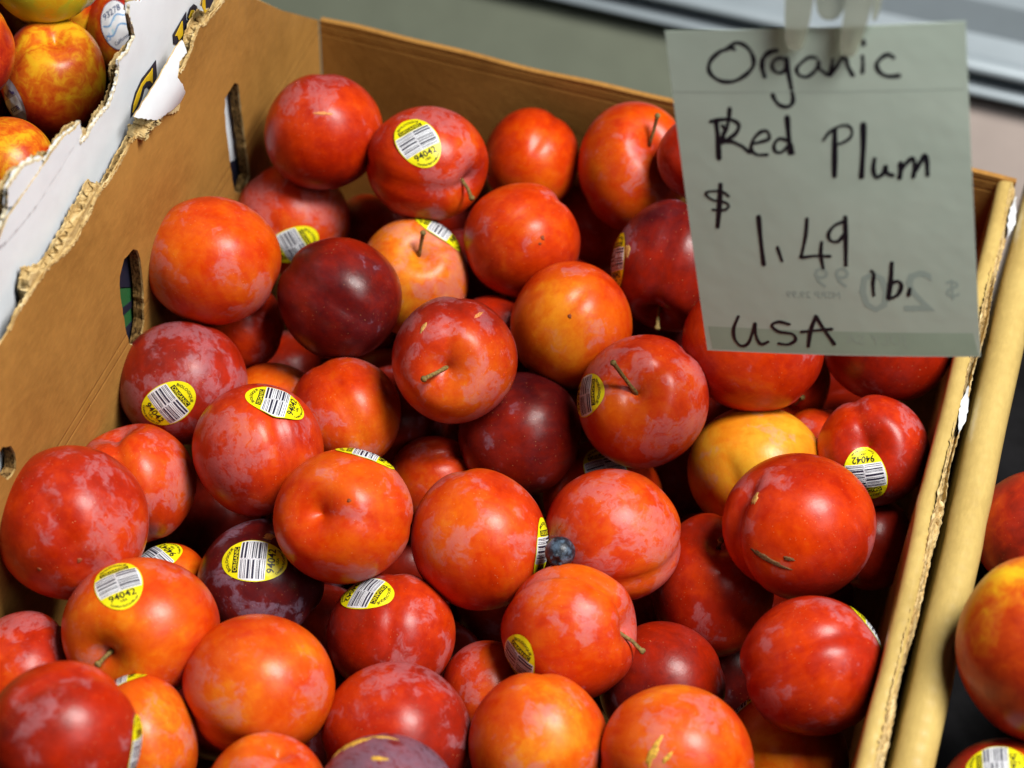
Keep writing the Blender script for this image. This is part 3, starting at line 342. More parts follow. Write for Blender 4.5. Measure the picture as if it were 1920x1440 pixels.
M['ghost'] = flat('show_through', (0.27, 0.345, 0.32), 0.8)
M['plastic'] = flat('clip_plastic', (0.80, 0.82, 0.68), 0.25, Transmission_Weight=0.7, IOR=1.2)
M['navy'] = flat('print_navy', (0.013, 0.014, 0.032), 0.5)
M['gold'] = flat('print_gold', (0.72, 0.46, 0.01), 0.5)
M['green'] = flat('print_green', (0.022, 0.12, 0.035), 0.5)
M['table'] = flat('dark_table_and_box_shade', (0.008, 0.008, 0.009), 0.95, 0.3, 40, Specular_IOR_Level=0.05)  # near-black table; also paints the shade inside the neighbour boxes


def kraft(name, a, b, tearlines=()):
    t = NT(name)
    co = t.coord()
    fib = t.noise(t.vmath('MULTIPLY', co, (1.0, 0.35, 1.0)), 420, 5, 0.7)
    big = t.noise(co, 16, 5, 0.6, 0.5)
    sm = t.noise(co, 90, 4, 0.6)
    col = t.mix(t.smooth(big, 0.3, 0.75), a, b)
    col = t.mix(t.math('MULTIPLY', t.smooth(fib, 0.35, 0.75), 0.30), col, tuple(min(1, x * 1.35) for x in b))
    col = t.mix(t.math('MULTIPLY', t.smooth(sm, 0.60, 0.80), 0.25), col, tuple(x * 0.62 for x in a))
    # scuffs across the liner
    sc = t.noise(t.vmath('MULTIPLY', co, (1.0, 3.0, 0.6)), 45, 5, 0.75)
    col = t.mix(t.math('MULTIPLY', t.smooth(sc, 0.62, 0.80), 0.14), col, (0.62, 0.38, 0.16))
    h = t.math('ADD', t.math('MULTIPLY', fib, 0.35), t.math('MULTIPLY', big, 1.6))
    sep = t.n('ShaderNodeSeparateXYZ')
    t.put(sep.inputs[0], co)
    # faint vertical flute lines pressed through the liner
    fl = t.math('SINE', t.math('MULTIPLY', sep.outputs[1], 900.0))
    h = t.math('ADD', h, t.math('MULTIPLY', fl, 0.10))
    for z in tearlines:
        dz = t.math('ABSOLUTE', t.math('SUBTRACT', sep.outputs[2], z))
        h = t.math('SUBTRACT', h, t.smooth(dz, 0.0, 0.0012, 0.45, 0.0))
    t.bump(h, 0.35, 0.0016)
    return t.set(Base_Color=col, Roughness=0.62, Specular_IOR_Level=0.3)


M['kraft'] = kraft('kraft_liner', (0.30, 0.140, 0.028), (0.44, 0.215, 0.048), (0.1575, 0.1515))
M['kraft_right'] = kraft('kraft_smooth', (0.47, 0.325, 0.10), (0.58, 0.42, 0.14))
for _n in M['kraft_right'].node_tree.nodes:
    if _n.type == 'BSDF_PRINCIPLED':
        _n.inputs['Roughness'].default_value = 0.33
        _n.inputs['Specular IOR Level'].default_value = 0.5


def torn_material():
    t = NT('torn_corrugate')
    co = t.coord()
    st = t.vmath('MULTIPLY', co, (1.0, 0.30, 0.55))
    n1 = t.noise(st, 330, 6, 0.65, 0.6)
    n2 = t.noise(st, 760, 4, 0.7)
    col = t.ramp(n1, [(0.25, (0.22, 0.115, 0.035)), (0.40, (0.50, 0.32, 0.12)), (0.56, (0.66, 0.48, 0.22)), (0.75, (0.80, 0.66, 0.40))])
    col = t.mix(t.math('MULTIPLY', t.smooth(n2, 0.58, 0.74), 0.60), col, (0.13, 0.07, 0.02))
    t.bump(t.math('ADD', n1, n2), 0.6, 0.0014)
    return t.set(Base_Color=col, Roughness=0.9, Specular_IOR_Level=0.1)


M['torn'] = torn_material()
def cut_material():
    t = NT('cut_corrugate')
    co = t.coord()
    n = t.noise(t.vmath('MULTIPLY', co, (2.2, 1.0, 1.0)), 420, 3, 0.6)
    return t.set(Base_Color=t.ramp(n, [(0.38, (0.03, 0.016, 0.006)), (0.52, (0.20, 0.11, 0.035)), (0.7, (0.36, 0.22, 0.08))]), Roughness=0.9, Specular_IOR_Level=0.1)


M['cut'] = cut_material()
M['pale_tear'] = flat('torn_white_ply', (0.74, 0.66, 0.48), 0.85, 0.2, 700)


def white_material():
    t = NT('white_liner')
    co = t.coord()
    col = t.mix(t.smooth(t.noise(co, 35, 5, 0.6), 0.35, 0.75), (0.80, 0.84, 0.88), (0.73, 0.76, 0.80))
    col = t.mix(t.math('MULTIPLY', t.smooth(t.noise(co, 150, 5, 0.75), 0.62, 0.78), 0.22), col, (0.52, 0.47, 0.40))
    t.bump(t.noise(co, 22, 3, 0.5), 0.25, 0.004)
    return t.set(Base_Color=col, Roughness=0.45)


M['white'] = white_material()


def paper_material():
    t = NT('sign_paper')
    co = t.coord()
    col = t.mix(t.smooth(t.noise(co, 22, 4, 0.6), 0.3, 0.7), (0.55, 0.67, 0.57), (0.59, 0.70, 0.60))
    col = t.mix(t.math('MULTIPLY', t.noise(co, 900, 3), 0.10), col, (0.66, 0.73, 0.65))
    t.bump(t.noise(co, 25, 3), 0.15, 0.003)
    return t.set(Base_Color=col, Roughness=0.75, Specular_IOR_Level=0.2)


M['paper'] = paper_material()
M['paper_band'] = flat('sign_paper_band', (0.41, 0.55, 0.43), 0.75, 0.05, 60)
M['deck'] = flat('painted_panel_grey_green', (0.185, 0.205, 0.150), 0.45, 0.06, 25)
M['deck2'] = flat('panel_beige_reflection', (0.44, 0.36, 0.32), 0.5, 0.06, 25)  # same shelf panel, its beige reflected cast painted into the colour
M['rail'] = flat('rail_metal', (0.36, 0.42, 0.46), 0.40, 0.05, 20, Metallic=0.2)


def berry_material():
    t = NT('blueberry_skin')
    co = t.coord()
    n = t.noise(co, 260, 5, 0.7)
    col = t.mix(t.smooth(n, 0.42, 0.64), (0.010, 0.014, 0.022), (0.085, 0.13, 0.19))
    t.bump(t.noise(co, 420, 4), 0.5, 0.0006)
    return t.set(Base_Color=col, Roughness=0.42)


M['berry'] = berry_material()

# ------------------------------------------------------------------ object helpers
def put_props(o, label=None, cat=None, group=None, kind=None):
    for k, v in (('label', label), ('category', cat), ('group', group), ('kind', kind)):
        if v:
            o[k] = v
    return o


def mesh_object(name, verts, faces, mats, parent=None, smooth=False, idx=None, loc=None, rot=None):
    me = bpy.data.meshes.new(name)
    me.from_pydata([tuple(map(float, v)) for v in verts], [], [tuple(map(int, f)) for f in faces])
    for m in (mats if isinstance(mats, (list, tuple)) else [mats]):
        me.materials.append(m)
    if idx is not None:
        me.polygons.foreach_set('material_index', np.array(idx, dtype=np.int32))
    if smooth:
        me.polygons.foreach_set('use_smooth', np.ones(len(me.polygons), dtype=bool))
    me.update()
    o = bpy.data.objects.new(name, me)
    COL.objects.link(o)
    if loc is not None:
        o.location = loc
    if rot is not None:
        o.rotation_mode = 'QUATERNION'
        o.rotation_quaternion = rot
    if parent:
        o.parent = parent
    return o


def empty(name, loc=(0, 0, 0)):
    o = bpy.data.objects.new(name, None)
    o.empty_display_size = 0.02
    COL.objects.link(o)
    o.location = loc
    return o


def jag(pts, amp, step, rnd, closed=False):
    """subdivide a polyline and roughen it like torn board"""
    out = []
    n = len(pts)
    for i in range(n if closed else n - 1):
        a, b = V(pts[i]), V(pts[(i + 1) % n])
        L = np.linalg.norm(b - a)
        k = max(1, int(L / step))
        nrm = np.array([-(b - a)[1], (b - a)[0]]) / max(L, 1e-9)
        for j in range(k):
            q = a + (b - a) * (j / k)
            if j:
                q = q + nrm * rnd.gauss(0, amp)
            out.append(q)
    if not closed:
        out.append(V(pts[-1]))
    return out


def fill2d(outline, holes=()):
    """triangulated polygon with holes -> (2d points, tris, loops)"""
    loops = [list(map(tuple, outline))] + [list(map(tuple, h)) for h in holes]
    polys = [[Vector((p[0], p[1], 0)) for p in l] for l in loops]
    tris = tessellate_polygon(polys)
    pts = [p for l in loops for p in l]
    return pts, tris, loops


def slab(name, outline, holes, frame, t0, t1, mats, parent, front_fn=None, side_idx=0, back_idx=0, hole_idx=None):
    """solid sheet: outline in (u,v) of frame=(origin,U,V,N), from N=t0 (back) to N=t1 (front)"""
    o, U, W, N = [V(x) for x in frame]
    pts, tris, loops = fill2d(outline, holes)
    n = len(pts)
    dz = front_fn or (lambda u, v: 0.0)
    front = [o + U * p[0] + W * p[1] + N * (t1 + dz(*p)) for p in pts]
    back = [o + U * p[0] + W * p[1] + N * (t0 + dz(*p)) for p in pts]
    faces, idx = [], []
    for a, b, c in tris:
        pa, pb, pc = front[a], front[b], front[c]
        if np.dot(np.cross(pb - pa, pc - pa), N) < 0:
            b, c = c, b
        faces.append((a, b, c)); idx.append(0)
        faces.append((a + n, c + n, b + n)); idx.append(back_idx)
    s = 0
    for li, l in enumerate(loops):
        k = len(l)
        for i in range(k):
            a, b = s + i, s + (i + 1) % k
            faces.append((a, b, b + n, a + n)); idx.append(hole_idx if li and hole_idx is not None else side_idx)
        s += k
    ob = mesh_object(name, front + back, faces, mats, parent, idx=idx)
    bpy_fix_normals(ob)
    return ob


def bpy_fix_normals(ob):
    import bmesh
    bm = bmesh.new()
    bm.from_mesh(ob.data)
    bmesh.ops.recalc_face_normals(bm, faces=bm.faces)
    bm.to_mesh(ob.data)
    bm.free()


def box(name, lo, hi, mat, parent=None, bevel=0.0):
    import bmesh
    bm = bmesh.new()
    bmesh.ops.create_cube(bm, size=1)
    lo, hi = V(lo), V(hi)
    for v in bm.verts:
        v.co = Vector(lo + (hi - lo) * (V(v.co) + 0.5))
    if bevel:
        bmesh.ops.bevel(bm, geom=list(bm.edges), offset=bevel, segments=3, affect='EDGES', profile=0.6)
    me = bpy.data.meshes.new(name)
    bm.to_mesh(me)
    bm.free()
    me.materials.append(mat)
    o = bpy.data.objects.new(name, me)
    COL.objects.link(o)
    if parent:
        o.parent = parent
    return o


_txt = {}


def text2d(s, size, bold=0.0):
    """2D triangles of a line of lettering, centred on x, baseline y=0"""
    key = (s, size, bold)
    if key in _txt:
        return _txt[key]
    cu = bpy.data.curves.new('lettering', 'FONT')
    cu.body = s
    cu.size = size
    cu.align_x = 'CENTER'
    cu.resolution_u = 2
    cu.offset = bold
    ob = bpy.data.objects.new('lettering', cu)
    COL.objects.link(ob)
    me = bpy.data.meshes.new_from_object(ob)
    v = [(p.co.x, p.co.y) for p in me.vertices]
    f = [tuple(p.vertices) for p in me.polygons]
    bpy.data.objects.remove(ob)
    bpy.data.curves.remove(cu)
    bpy.data.meshes.remove(me)
    _txt[key] = (v, f)
    return v, f


# ------------------------------------------------------------------ sticker artwork (mm, flat)
class Art:
    def __init__(self):
        self.v, self.f, self.m, self.h = [], [], [], []

    def poly(self, pts, faces, mat, h):
        o = len(self.v)
        self.v += [tuple(p) for p in pts]
        self.h += [h] * len(pts)
        self.f += [tuple(i + o for i in f) for f in faces]
        self.m += [mat] * len(faces)

    def ellipse(self, a, b, mat, h, rings=7, seg=44, clip=None, wob=0.0):
        pts = [(0, 0)]
        for i in range(1, rings + 1):
            for j in range(seg):
                t = 2 * math.pi * j / seg
                w = 1 + (wob * math.sin(3 * t + 1) if i == rings else 0)
                x, y = a * w * i / rings * math.cos(t), b * w * i / rings * math.sin(t)
                if clip:
                    y = max(clip[0], min(clip[1], y))
                pts.append((x, y))
        faces = [(0, 1 + j, 1 + (j + 1) % seg) for j in range(seg)]
        for i in range(rings - 1):
            for j in range(seg):
                a0 = 1 + i * seg + j
                a1 = 1 + i * seg + (j + 1) % seg
                faces.append((a0, a0 + seg, a1 + seg, a1))
        self.poly(pts, faces, mat, h)

    def rect(self, x0, y0, x1, y1, mat, h, n=4):
        pts = []
        for i in range(n + 1):
            x = x0 + (x1 - x0) * i / n
            pts += [(x, y0), (x, y1)]
        self.poly(pts, [(2 * i, 2 * i + 2, 2 * i + 3, 2 * i + 1) for i in range(n)], mat, h)

    def text(self, s, size, x, y, mat, h, arc=None, bold=0.0, rot=0.0):
        v, f = text2d(s, size, bold)
        pts = []
        for (a, b) in v:
            if arc:                       # arc = (radius, +1 top / -1 bottom)
                R, sg = arc
                t = a / R
                if sg > 0:
                    pts.append((x + (R + b) * math.sin(t), y + (R + b) * math.cos(t)))
                else:
                    pts.append((x + (R - b) * math.sin(t), y - (R - b) * math.cos(t)))
            else:
                c, q = math.cos(rot), math.sin(rot)
                pts.append((x + a * c - b * q, y + a * q + b * c))
        self.poly(pts, f, mat, h)

    def path(self, pts, w, mat, h):
        P = [V(p) for p in pts]
        out = []
        for i, p in enumerate(P):
            d = P[min(i + 1, len(P) - 1)] - P[max(i - 1, 0)]
            d = d / np.linalg.norm(d)
            nn = np.array([-d[1], d[0]]) * w / 2
            out += [tuple(p + nn), tuple(p - nn)]
        self.poly(out, [(2 * i, 2 * i + 1, 2 * i + 3, 2 * i + 2) for i in range(len(P) - 1)], mat, h)


ST_MATS = ['st_yellow', 'st_white', 'st_navy', 'st_black', 'st_blue', 'st_pblue', 'st_purple', 'st_lilac', 'st_ink']
SI = {k: i for i, k in enumerate(ST_MATS)}


def barcode(a, y0, y1, rnd, wid):
    for side in (-1, 1):
        y = y0 + 0.25
        while y < y1 - 0.5:
            w = rnd.choice([0.18, 0.22, 0.3, 0.5, 0.85])
            x0, x1 = (0.35, wid) if side > 0 else (-wid, -0.35)
            yy = min(y + w, y1 - 0.2)
            lim = 9.3 * math.sqrt(max(0.05, 1 - (max(abs(y), abs(yy)) / 13.6) ** 2)) - 0.8
            a.rect(max(x0, -lim), y, min(x1, lim), yy, SI['st_navy'], 0.42, 6)
            y = yy + rnd.choice([0.28, 0.35, 0.6, 0.8])
    k = [(0.22 * math.sin(y * 2.7), y) for y in np.linspace(y0 + 0.4, y1 - 0.4, 14)]
    a.path(k, 0.16, SI['st_lilac'], 0.46)


def art_plu():
    a = Art()
    rnd = random.Random(4)
    a.ellipse(9.3, 13.6, SI['st_yellow'], 0.22, wob=0.006)
    a.ellipse(8.9, 13.0, SI['st_white'], 0.32, 9, 44, clip=(-5.2, 5.6))
    barcode(a, -5.0, 5.4, rnd, 8.0)
    a.rect(-5.7, 6.0, 5.7, 8.3, SI['st_black'], 0.36, 14)
    a.text('ORGANIC', 2.3, 0, 6.35, SI['st_yellow'], 0.46, bold=0.02)
    a.text('BIOLOGIQUE', 1.75, 0, 3.1, SI['st_black'], 0.40, arc=(7.3, 1), bold=0.03)
    a.text('94042', 4.3, 0, -8.6, SI['st_black'], 0.40, bold=0.07)
    a.text('USA', 1.5, 0, -10.2, SI['st_black'], 0.40, bold=0.03)
    a.text('Certified By/Certifie par', 1.35, 0, -5.6, SI['st_black'], 0.40, arc=(6.9, -1), bold=0.02)
    return a


def art_white():
    a = Art()
    a.ellipse(9.3, 12.2, SI['st_purple'], 0.22)
    a.ellipse(9.0, 11.9, SI['st_white'], 0.30)
    a.text('93278', 4.6, 0.0, 4.9, SI['st_ink'], 0.42, bold=0.06)
    top = [(x, 2.6 + 1.3 * math.sin(x * 0.55 + 0.6)) for x in np.linspace(-7.4, 7.6, 18)]
    bot = [(x, -2.2 + 1.3 * math.sin(x * 0.55 + 0.6)) for x in np.linspace(-7.4, 7.6, 18)]
    n = len(top)
    a.poly(top + bot, [(i, i + 1, n + i + 1, n + i) for i in range(n - 1)], SI['st_pblue'], 0.34)
    a.path(top, 0.75, SI['st_blue'], 0.42)
    a.path(bot, 0.75, SI['st_blue'], 0.42)
    a.path([bot[0], (-8.4, -3.8), (-6.2, -4.2), (-5.6, -1.2)], 0.6, SI['st_blue'], 0.42)
    a.text('California', 2.5, -0.2, -8.2, SI['st_ink'], 0.42, bold=0.03)
    return a


def art_purple():
    a = Art()
    a.ellipse(8.6, 11.5, SI['st_lilac'], 0.22)
    a.ellipse(6.6, 9.2, SI['st_white'], 0.30, clip=(-6, 2.0))
    a.text('93278', 3.3, 0, -4.6, SI['st_purple'], 0.42, bold=0.08)
    a.path([(x, 4.4 + math.sin(x)) for x in np.linspace(-5.5, 5.5, 12)], 1.2, SI['st_purple'], 0.40)
    return a


ART = {'plu': art_plu(), 'white': art_white(), 'purple': art_purple()}
ART['barcode'] = ART['plu']

# ------------------------------------------------------------------ fruit
def unit(v):
    v = V(v)
    return v / np.linalg.norm(v)


def fruit_shape(seed, sut_depth, dimple, nect=False):
    rs = np.random.RandomState(int(seed * 100) + 3)
    ks = rs.normal(size=(5, 3)) * 1.5
    ph = rs.uniform(0, 6.28, 5)
    am = rs.uniform(0.006, 0.017, 5)

    def rf(d):
        d = np.atleast_2d(d)
        z = np.clip(d[:, 2], -1, 1)
        th = np.arccos(z)
        az = np.arctan2(d[:, 1], d[:, 0])
        r = np.ones(len(d))
        r -= dimple * np.exp(-(th / 0.31) ** 1.4)
        r += 0.026 * np.exp(-((th - 0.60) / 0.24) ** 2)
        sn = np.sin(th)
        fx = np.clip(d[:, 0] / 0.45, 0, 1)
        fx = fx * fx * (3 - 2 * fx)
        r -= sut_depth * np.exp(-(d[:, 1] / 0.12) ** 2) * fx
        r += 0.30 * sut_depth * np.exp(-((np.abs(d[:, 1]) - 0.36) / 0.22) ** 2) * fx
        r += 0.018 * np.exp(-((math.pi - th) / 0.25) ** 2)
        for k, p, a in zip(ks, ph, am):
            r += a * np.sin(d @ k + p)
        return r
    return rf


def uv_dirs(nu=56, nv=44):
    th = np.pi * (np.linspace(0, 1, nv + 1) ** 1.25)[1:-1]
    d = [(0, 0, 1)]
    for t in th:
        for j in range(nu):
            a = 2 * np.pi * j / nu
            d.append((math.sin(t) * math.cos(a), math.sin(t) * math.sin(a), math.cos(t)))
    d.append((0, 0, -1))
    f = [(0, 1 + j, 1 + (j + 1) % nu) for j in range(nu)]
    R = len(th)
    for i in range(R - 1):
        for j in range(nu):
            a = 1 + i * nu + j
            b = 1 + i * nu + (j + 1) % nu
            f.append((a, a + nu, b + nu, b))
    last = len(d) - 1
    s = 1 + (R - 1) * nu
    f += [(last, s + (j + 1) % nu, s + j) for j in range(nu)]
    return np.array(d), f


DIRS, DFACES = uv_dirs()


def tube(pts, radii, seg=8):
    P = [V(p) for p in pts]
    vs, fs = [], []
    a = None
    for i, (p, r) in enumerate(zip(P, radii)):
        d = unit(P[min(i + 1, len(P) - 1)] - P[max(i - 1, 0)])
        if a is None:
            a = unit(np.cross(d, (0.3, 0.5, 0.81)))
        a = unit(a - d * np.dot(a, d))
        b = np.cross(d, a)
        for j in range(seg):
            t = 2 * math.pi * j / seg
            vs.append(p + r * (math.cos(t) * a + math.sin(t) * b))
    n = len(P)
    for i in range(n - 1):
        for j in range(seg):
            k = (j + 1) % seg
            fs.append((i * seg + j, i * seg + k, (i + 1) * seg + k, (i + 1) * seg + j))
    fs.append(tuple(range(seg))[::-1])
    fs.append(tuple((n - 1) * seg + j for j in range(seg)))
    return vs, fs


def make_fruit(e, name, cat, mat, group, sticker_mats):
    c, r = V(e['c']), e['r']
    z = unit(e['stem'])
    s = V(e['sut'])
    x = unit(s - z * np.dot(s, z)) if np.linalg.norm(np.cross(s, z)) > 1e-3 else unit(np.cross(z, (0.2, 0.9, 0.3)))
    y = np.cross(z, x)
    R = np.stack([x, y, z], 1)                                  # local -> world
    S = e['ax'][0] * np.outer(RIGHT, RIGHT) + e['ax'][1] * np.outer(UP, UP) + np.outer(FWD, FWD)
    rf = fruit_shape(e['seed'], e['sutd'], 0.29 if cat == 'plum' else 0.24)

    def surf(dw, off=0.0):
        """point on the skin (world axes, relative to centre) for unit directions dw"""
        dw = np.atleast_2d(dw)
        return (S @ ((dw * (rf(dw @ R) * r)[:, None]).T)).T + dw * off

    root = mesh_object(name, (R.T @ surf((R @ DIRS.T).T).T).T, DFACES, mat, smooth=True,
                       loc=c, rot=Matrix(R.tolist()).to_quaternion())
    root['ripeness'] = float(e['tone'])
    root['bloom'] = float(e['bloom'])
    root['skin_seed'] = float(e['seed'])
    root['fruit_radius'] = float(r)
    root['blush_amount'] = float(e['ba'])
    root['blush_axis'] = [float(q) for q in R.T @ V(e['blush'])]
    put_props(root, e['label'], cat, group)
    to_local = lambda pts: (R.T @ np.array(pts).T).T

    if 'tip' in e:
        base = surf(z)[0] - z * 0.001
        tip = V(e['tip'])
        mid = (base + tip) / 2 + z * 0.0012
        L = np.linalg.norm(tip - base)
        u = unit(tip - base)
        pts = [base, base + (mid - base) * 0.5, mid, tip - u * 0.0022, tip - u * 0.0010, tip]
        vs, fs = tube(pts, [0.0013, 0.0009, 0.00085, 0.0010, 0.00155, 0.0011])
        mesh_object('stem', to_local(vs), fs, M['stem'], root, smooth=True)
    for kind, n, dn in e.get('stick', ()):
        n, dn = unit(n), V(dn)
        upv = -unit(dn - n * np.dot(dn, n))
        rt = np.cross(upv, n)
        art = ART[kind]
        sc = 0.001 * (1.03 if cat == 'plum' else 0.90)
        vs = []
        ra = random.Random(int(e['seed'] * 77 + 5))
        la, lf = ra.uniform(0, 6.28), ra.uniform(0.0, 0.0011)
        for (u, w), h in zip(art.v, art.h):
            edge = max(0.0, (u * math.cos(la) / 9.3 + w * math.sin(la) / 13.6) - 0.45)
            lift_h = lf * (edge / 0.55) ** 2 + 0.00010 * math.sin(u * 0.9 + la) * math.sin(w * 0.7 + 2 * la)
            L = math.hypot(u, w) * sc / r
            dirn = n * math.cos(L) + ((rt * u + upv * w) / max(1e-9, math.hypot(u, w))) * math.sin(L)
            vs.append(surf(dirn, h * 0.0007 + 0.0001 + lift_h)[0])
        vs = to_local(vs)
        # base disc, then its printed band, barcode and lettering one level down
        base_m = art.m[0]
        sets = {}
        for fc, mi in zip(art.f, art.m):
            hgt = art.h[fc[0]]
            key = 'base' if hgt < 0.25 else ('band' if hgt < 0.345 else ('barcode' if mi in (SI['st_navy'], SI['st_lilac'], SI['st_blue']) else 'lettering'))
            sets.setdefault(key, []).append((fc, mi))
        holder = None
        for key, nm in (('base', 'sticker'), ('band', 'label_band'), ('barcode', 'barcode' if kind in ('plu', 'barcode') else 'printed_ribbon'), ('lettering', 'lettering')):
            if key not in sets:
                continue
            used = sorted({i for fc, _ in sets[key] for i in fc})
            remap = {o_: n_ for n_, o_ in enumerate(used)}
            ob = mesh_object(nm, [vs[i] for i in used], [[remap[i] for i in fc] for fc, _ in sets[key]], sticker_mats,
                             holder or root, idx=[mi for _, mi in sets[key]])
            holder = holder or ob
    rnd = random.Random(int(e['seed'] * 50))
    for col, n, dv, L, W in e.get('scar', ()):
        n, dv = unit(n), V(dv)
        a = unit(dv - n * np.dot(dv, n))
        b = np.cross(n, a)
        N = 26
        vs = [surf(n, 0.00035)[0]]
        rows = [(0.5, 0.00032), (0.85, 0.00024), (1.0, -0.0001)]
        prof = []
        for j in range(N):
            t = 2 * math.pi * j / N
            prof.append(1 + rnd.gauss(0, 0.13))
        for q, h in rows:
            for j in range(N):
                t = 2 * math.pi * j / N
                k = prof[j] if q > 0.6 else 1
                u, w = L * q * k * math.cos(t), W * q * k * math.sin(t) * (1 - 0.35 * math.cos(t))
                vs.append(surf(unit(n + (a * u + b * w) / r), h)[0])
        fs = [(0, 1 + j, 1 + (j + 1) % N) for j in range(N)]
        for i in range(len(rows) - 1):
            for j in range(N):
                p, q2 = 1 + i * N + j, 1 + i * N + (j + 1) % N
                fs.append((p, p + N, q2 + N, q2))
        mesh_object('scar', to_local(vs), fs, M[col], root, smooth=True)
    return root


# ------------------------------------------------------------------ ground and background
ground = mesh_object('display_table', [(-1.2, -1.5, 0), (1.6, -1.5, 0), (1.6, 0.03, 0), (-1.2, 0.03, 0)], [(0, 1, 2, 3)], M['table'])
put_props(ground, 'dark display table under the fruit boxes', None, None, 'structure')

YB = 0.34
ZR = RAILZ
panel = empty('grey_backdrop', (0.1, YB, 0))
put_props(panel, 'blurred grey green painted shelf panel behind the back wall of the box', 'panel')


def sloped_sheet(name, x0, x1, mat, parent, ox=0.0, oy=0.0):
    """painted deck leaning down towards the boxes from under the rail"""
    a, b = (YB + 0.002 - oy, ZR - 0.002), (YB - 0.20 - oy, ZR - 0.22)
    vs = [(x - ox, y + dy, z + dz) for x in (x0, x1) for (y, z) in (a, b) for (dy, dz) in ((0, 0), (0.004, -0.004))]
    fs = [(0, 2, 6, 4), (1, 5, 7, 3), (0, 1, 3, 2), (4, 6, 7, 5), (0, 4, 5, 1), (2, 3, 7, 6)]
    o = mesh_object(name, vs, fs, mat, parent)
    bpy_fix_normals(o)
    return o


sloped_sheet('panel_sheet', -0.80, 0.255, M['deck'], panel, 0.1, YB)
beige = sloped_sheet('backdrop_beige_cast', 0.2555, 0.95, M['deck2'], None)
put_props(beige, 'blurred shelf panel right of the price sign below the rail, beige reflection painted in', 'panel')

ZR = RAILZ
rail = empty('shelf_rail', (0.1, YB, ZR))
put_props(rail, 'blurred pale metal shelf rail with ribs running behind the price sign', 'rail')


def extrude_x(name, prof, x0, x1, mat, parent, n=2):
    vs, fs = [], []
    k = len(prof)
    for i in range(n):
        x = x0 + (x1 - x0) * i / (n - 1)
        vs += [(x, p[0], p[1]) for p in prof]
    for i in range(n - 1):
        for j in range(k):
            a, b = i * k + j, i * k + (j + 1) % k
            fs.append((a, b, b + k, a + k))
    fs.append(tuple(range(k)))
    fs.append(tuple((n - 1) * k + j for j in range(k))[::-1])
    o = mesh_object(name, vs, fs, mat, parent, smooth=False)
    bpy_fix_normals(o)
    return o


def rib(z, h, out):
    return [(-out * math.sin(math.pi * t) ** 0.7 - 0.004, z + h * t) for t in np.linspace(0, 1, 11)]


back = extrude_x('rail_back', [(0.004, -0.002), (-0.004, -0.002), (-0.004, 0.030), (0.006, 0.040), (0.012, 0.062), (0.030, 0.085), (0.05, 0.13), (0.06, 0.13)], -0.9, 1.1, M['rail'], rail)
for zz, hh, oo in ((0.001, 0.010, 0.010), (0.019, 0.012, 0.010)):
    pr = rib(zz, hh, oo)
    extrude_x('rib', pr, -0.9, 1.1, M['rail'], rail)

# ------------------------------------------------------------------ plum box
rnd = random.Random(11)
pbox = empty('plum_box', (0.18, -0.235, 0))
put_props(pbox, 'open brown cardboard box heaped with red plums, left wall torn along its top', 'box')
LW = ((-0.18, 0.235, 0), (0, 1, 0), (0, 0, 1), (1, 0, 0))       # left wall plane x=0, relative to the box empty
XR, YF, ZT = 0.357, -0.475, 0.16


lo_l = [(-0.02, 0.004), (-0.02, 0.15)]
liner_top = jag(WALLS['brown'][:-3], 0.00030, 0.0018, rnd) + [V(p) for p in WALLS['brown'][-2:]]
core_top = jag(WALLS['core'][:-2], 0.0005, 0.0014, rnd) + [V(p) for p in WALLS['core'][-1:]]
base_r = [(0.0, 0.004)]
zl = WALLS['brown'][0][1]
outline = [(YF, 0.004), (YF, zl)] + [tuple(p) for p in liner_top] + [(0.0, 0.10), (0.0, 0.004)]
slots = [[tuple(q) for q in jag(s, 0.0003, 0.003, rnd, True)] for s in WALLS['slots']]
slab('left_wall_liner', outline, slots, LW, -0.0007, 0.0, [M['kraft'], M['torn']], pbox, None, 1, 1)
grow = lambda s, k: [tuple(np.mean(s, 0) + (V(p) - np.mean(s, 0)) * k) for p in s]
outline = [(YF, 0.004), (YF, zl)] + [tuple(p) for p in core_top] + [(-0.001, 0.158), (-0.001, 0.004)]
slab('left_wall_core', [(p[0], p[1] - 0.0022) if p[1] > 0.17 else p for p in outline], [grow(s, 0.985) for s in slots], LW, -0.0052, -0.0008, [M['torn'], M['torn'], M['white'], M['cut']], pbox, None, 1, 2, 3)

# torn top: corrugated medium standing between the two liners
def flute_edge(name, line, x0, x1, parent, off, seedv, drop=0.0008, pitch=0.0052):
    r2 = random.Random(seedv)
    pts = jag(line, 0.0002, 0.00055, r2)
    vs, fs = [], []
    dist = 0.0
    xm, A = (x0 + x1) / 2, abs(x1 - x0) / 2
    lvl = 0.0
    for i, p in enumerate(pts):
        if i:
            dist += np.linalg.norm(pts[i] - pts[i - 1])
        lvl = 0.93 * lvl + r2.gauss(0, 0.00035)
        x = xm + A * 0.92 * math.sin(2 * math.pi * dist / pitch + 0.8 * math.sin(dist * 90))
        z = p[1] - drop - abs(lvl) + r2.gauss(0, 0.00018)
        vs.append((x - off[0], p[0] - off[1] + r2.gauss(0, 0.0001), z - off[2]))
        vs.append((x - off[0], p[0] - off[1], z - 0.007 - off[2]))
    fs = [(2 * i, 2 * i + 1, 2 * i + 3, 2 * i + 2) for i in range(len(pts) - 1)]
    return mesh_object(name, vs, fs, M['torn'], parent)


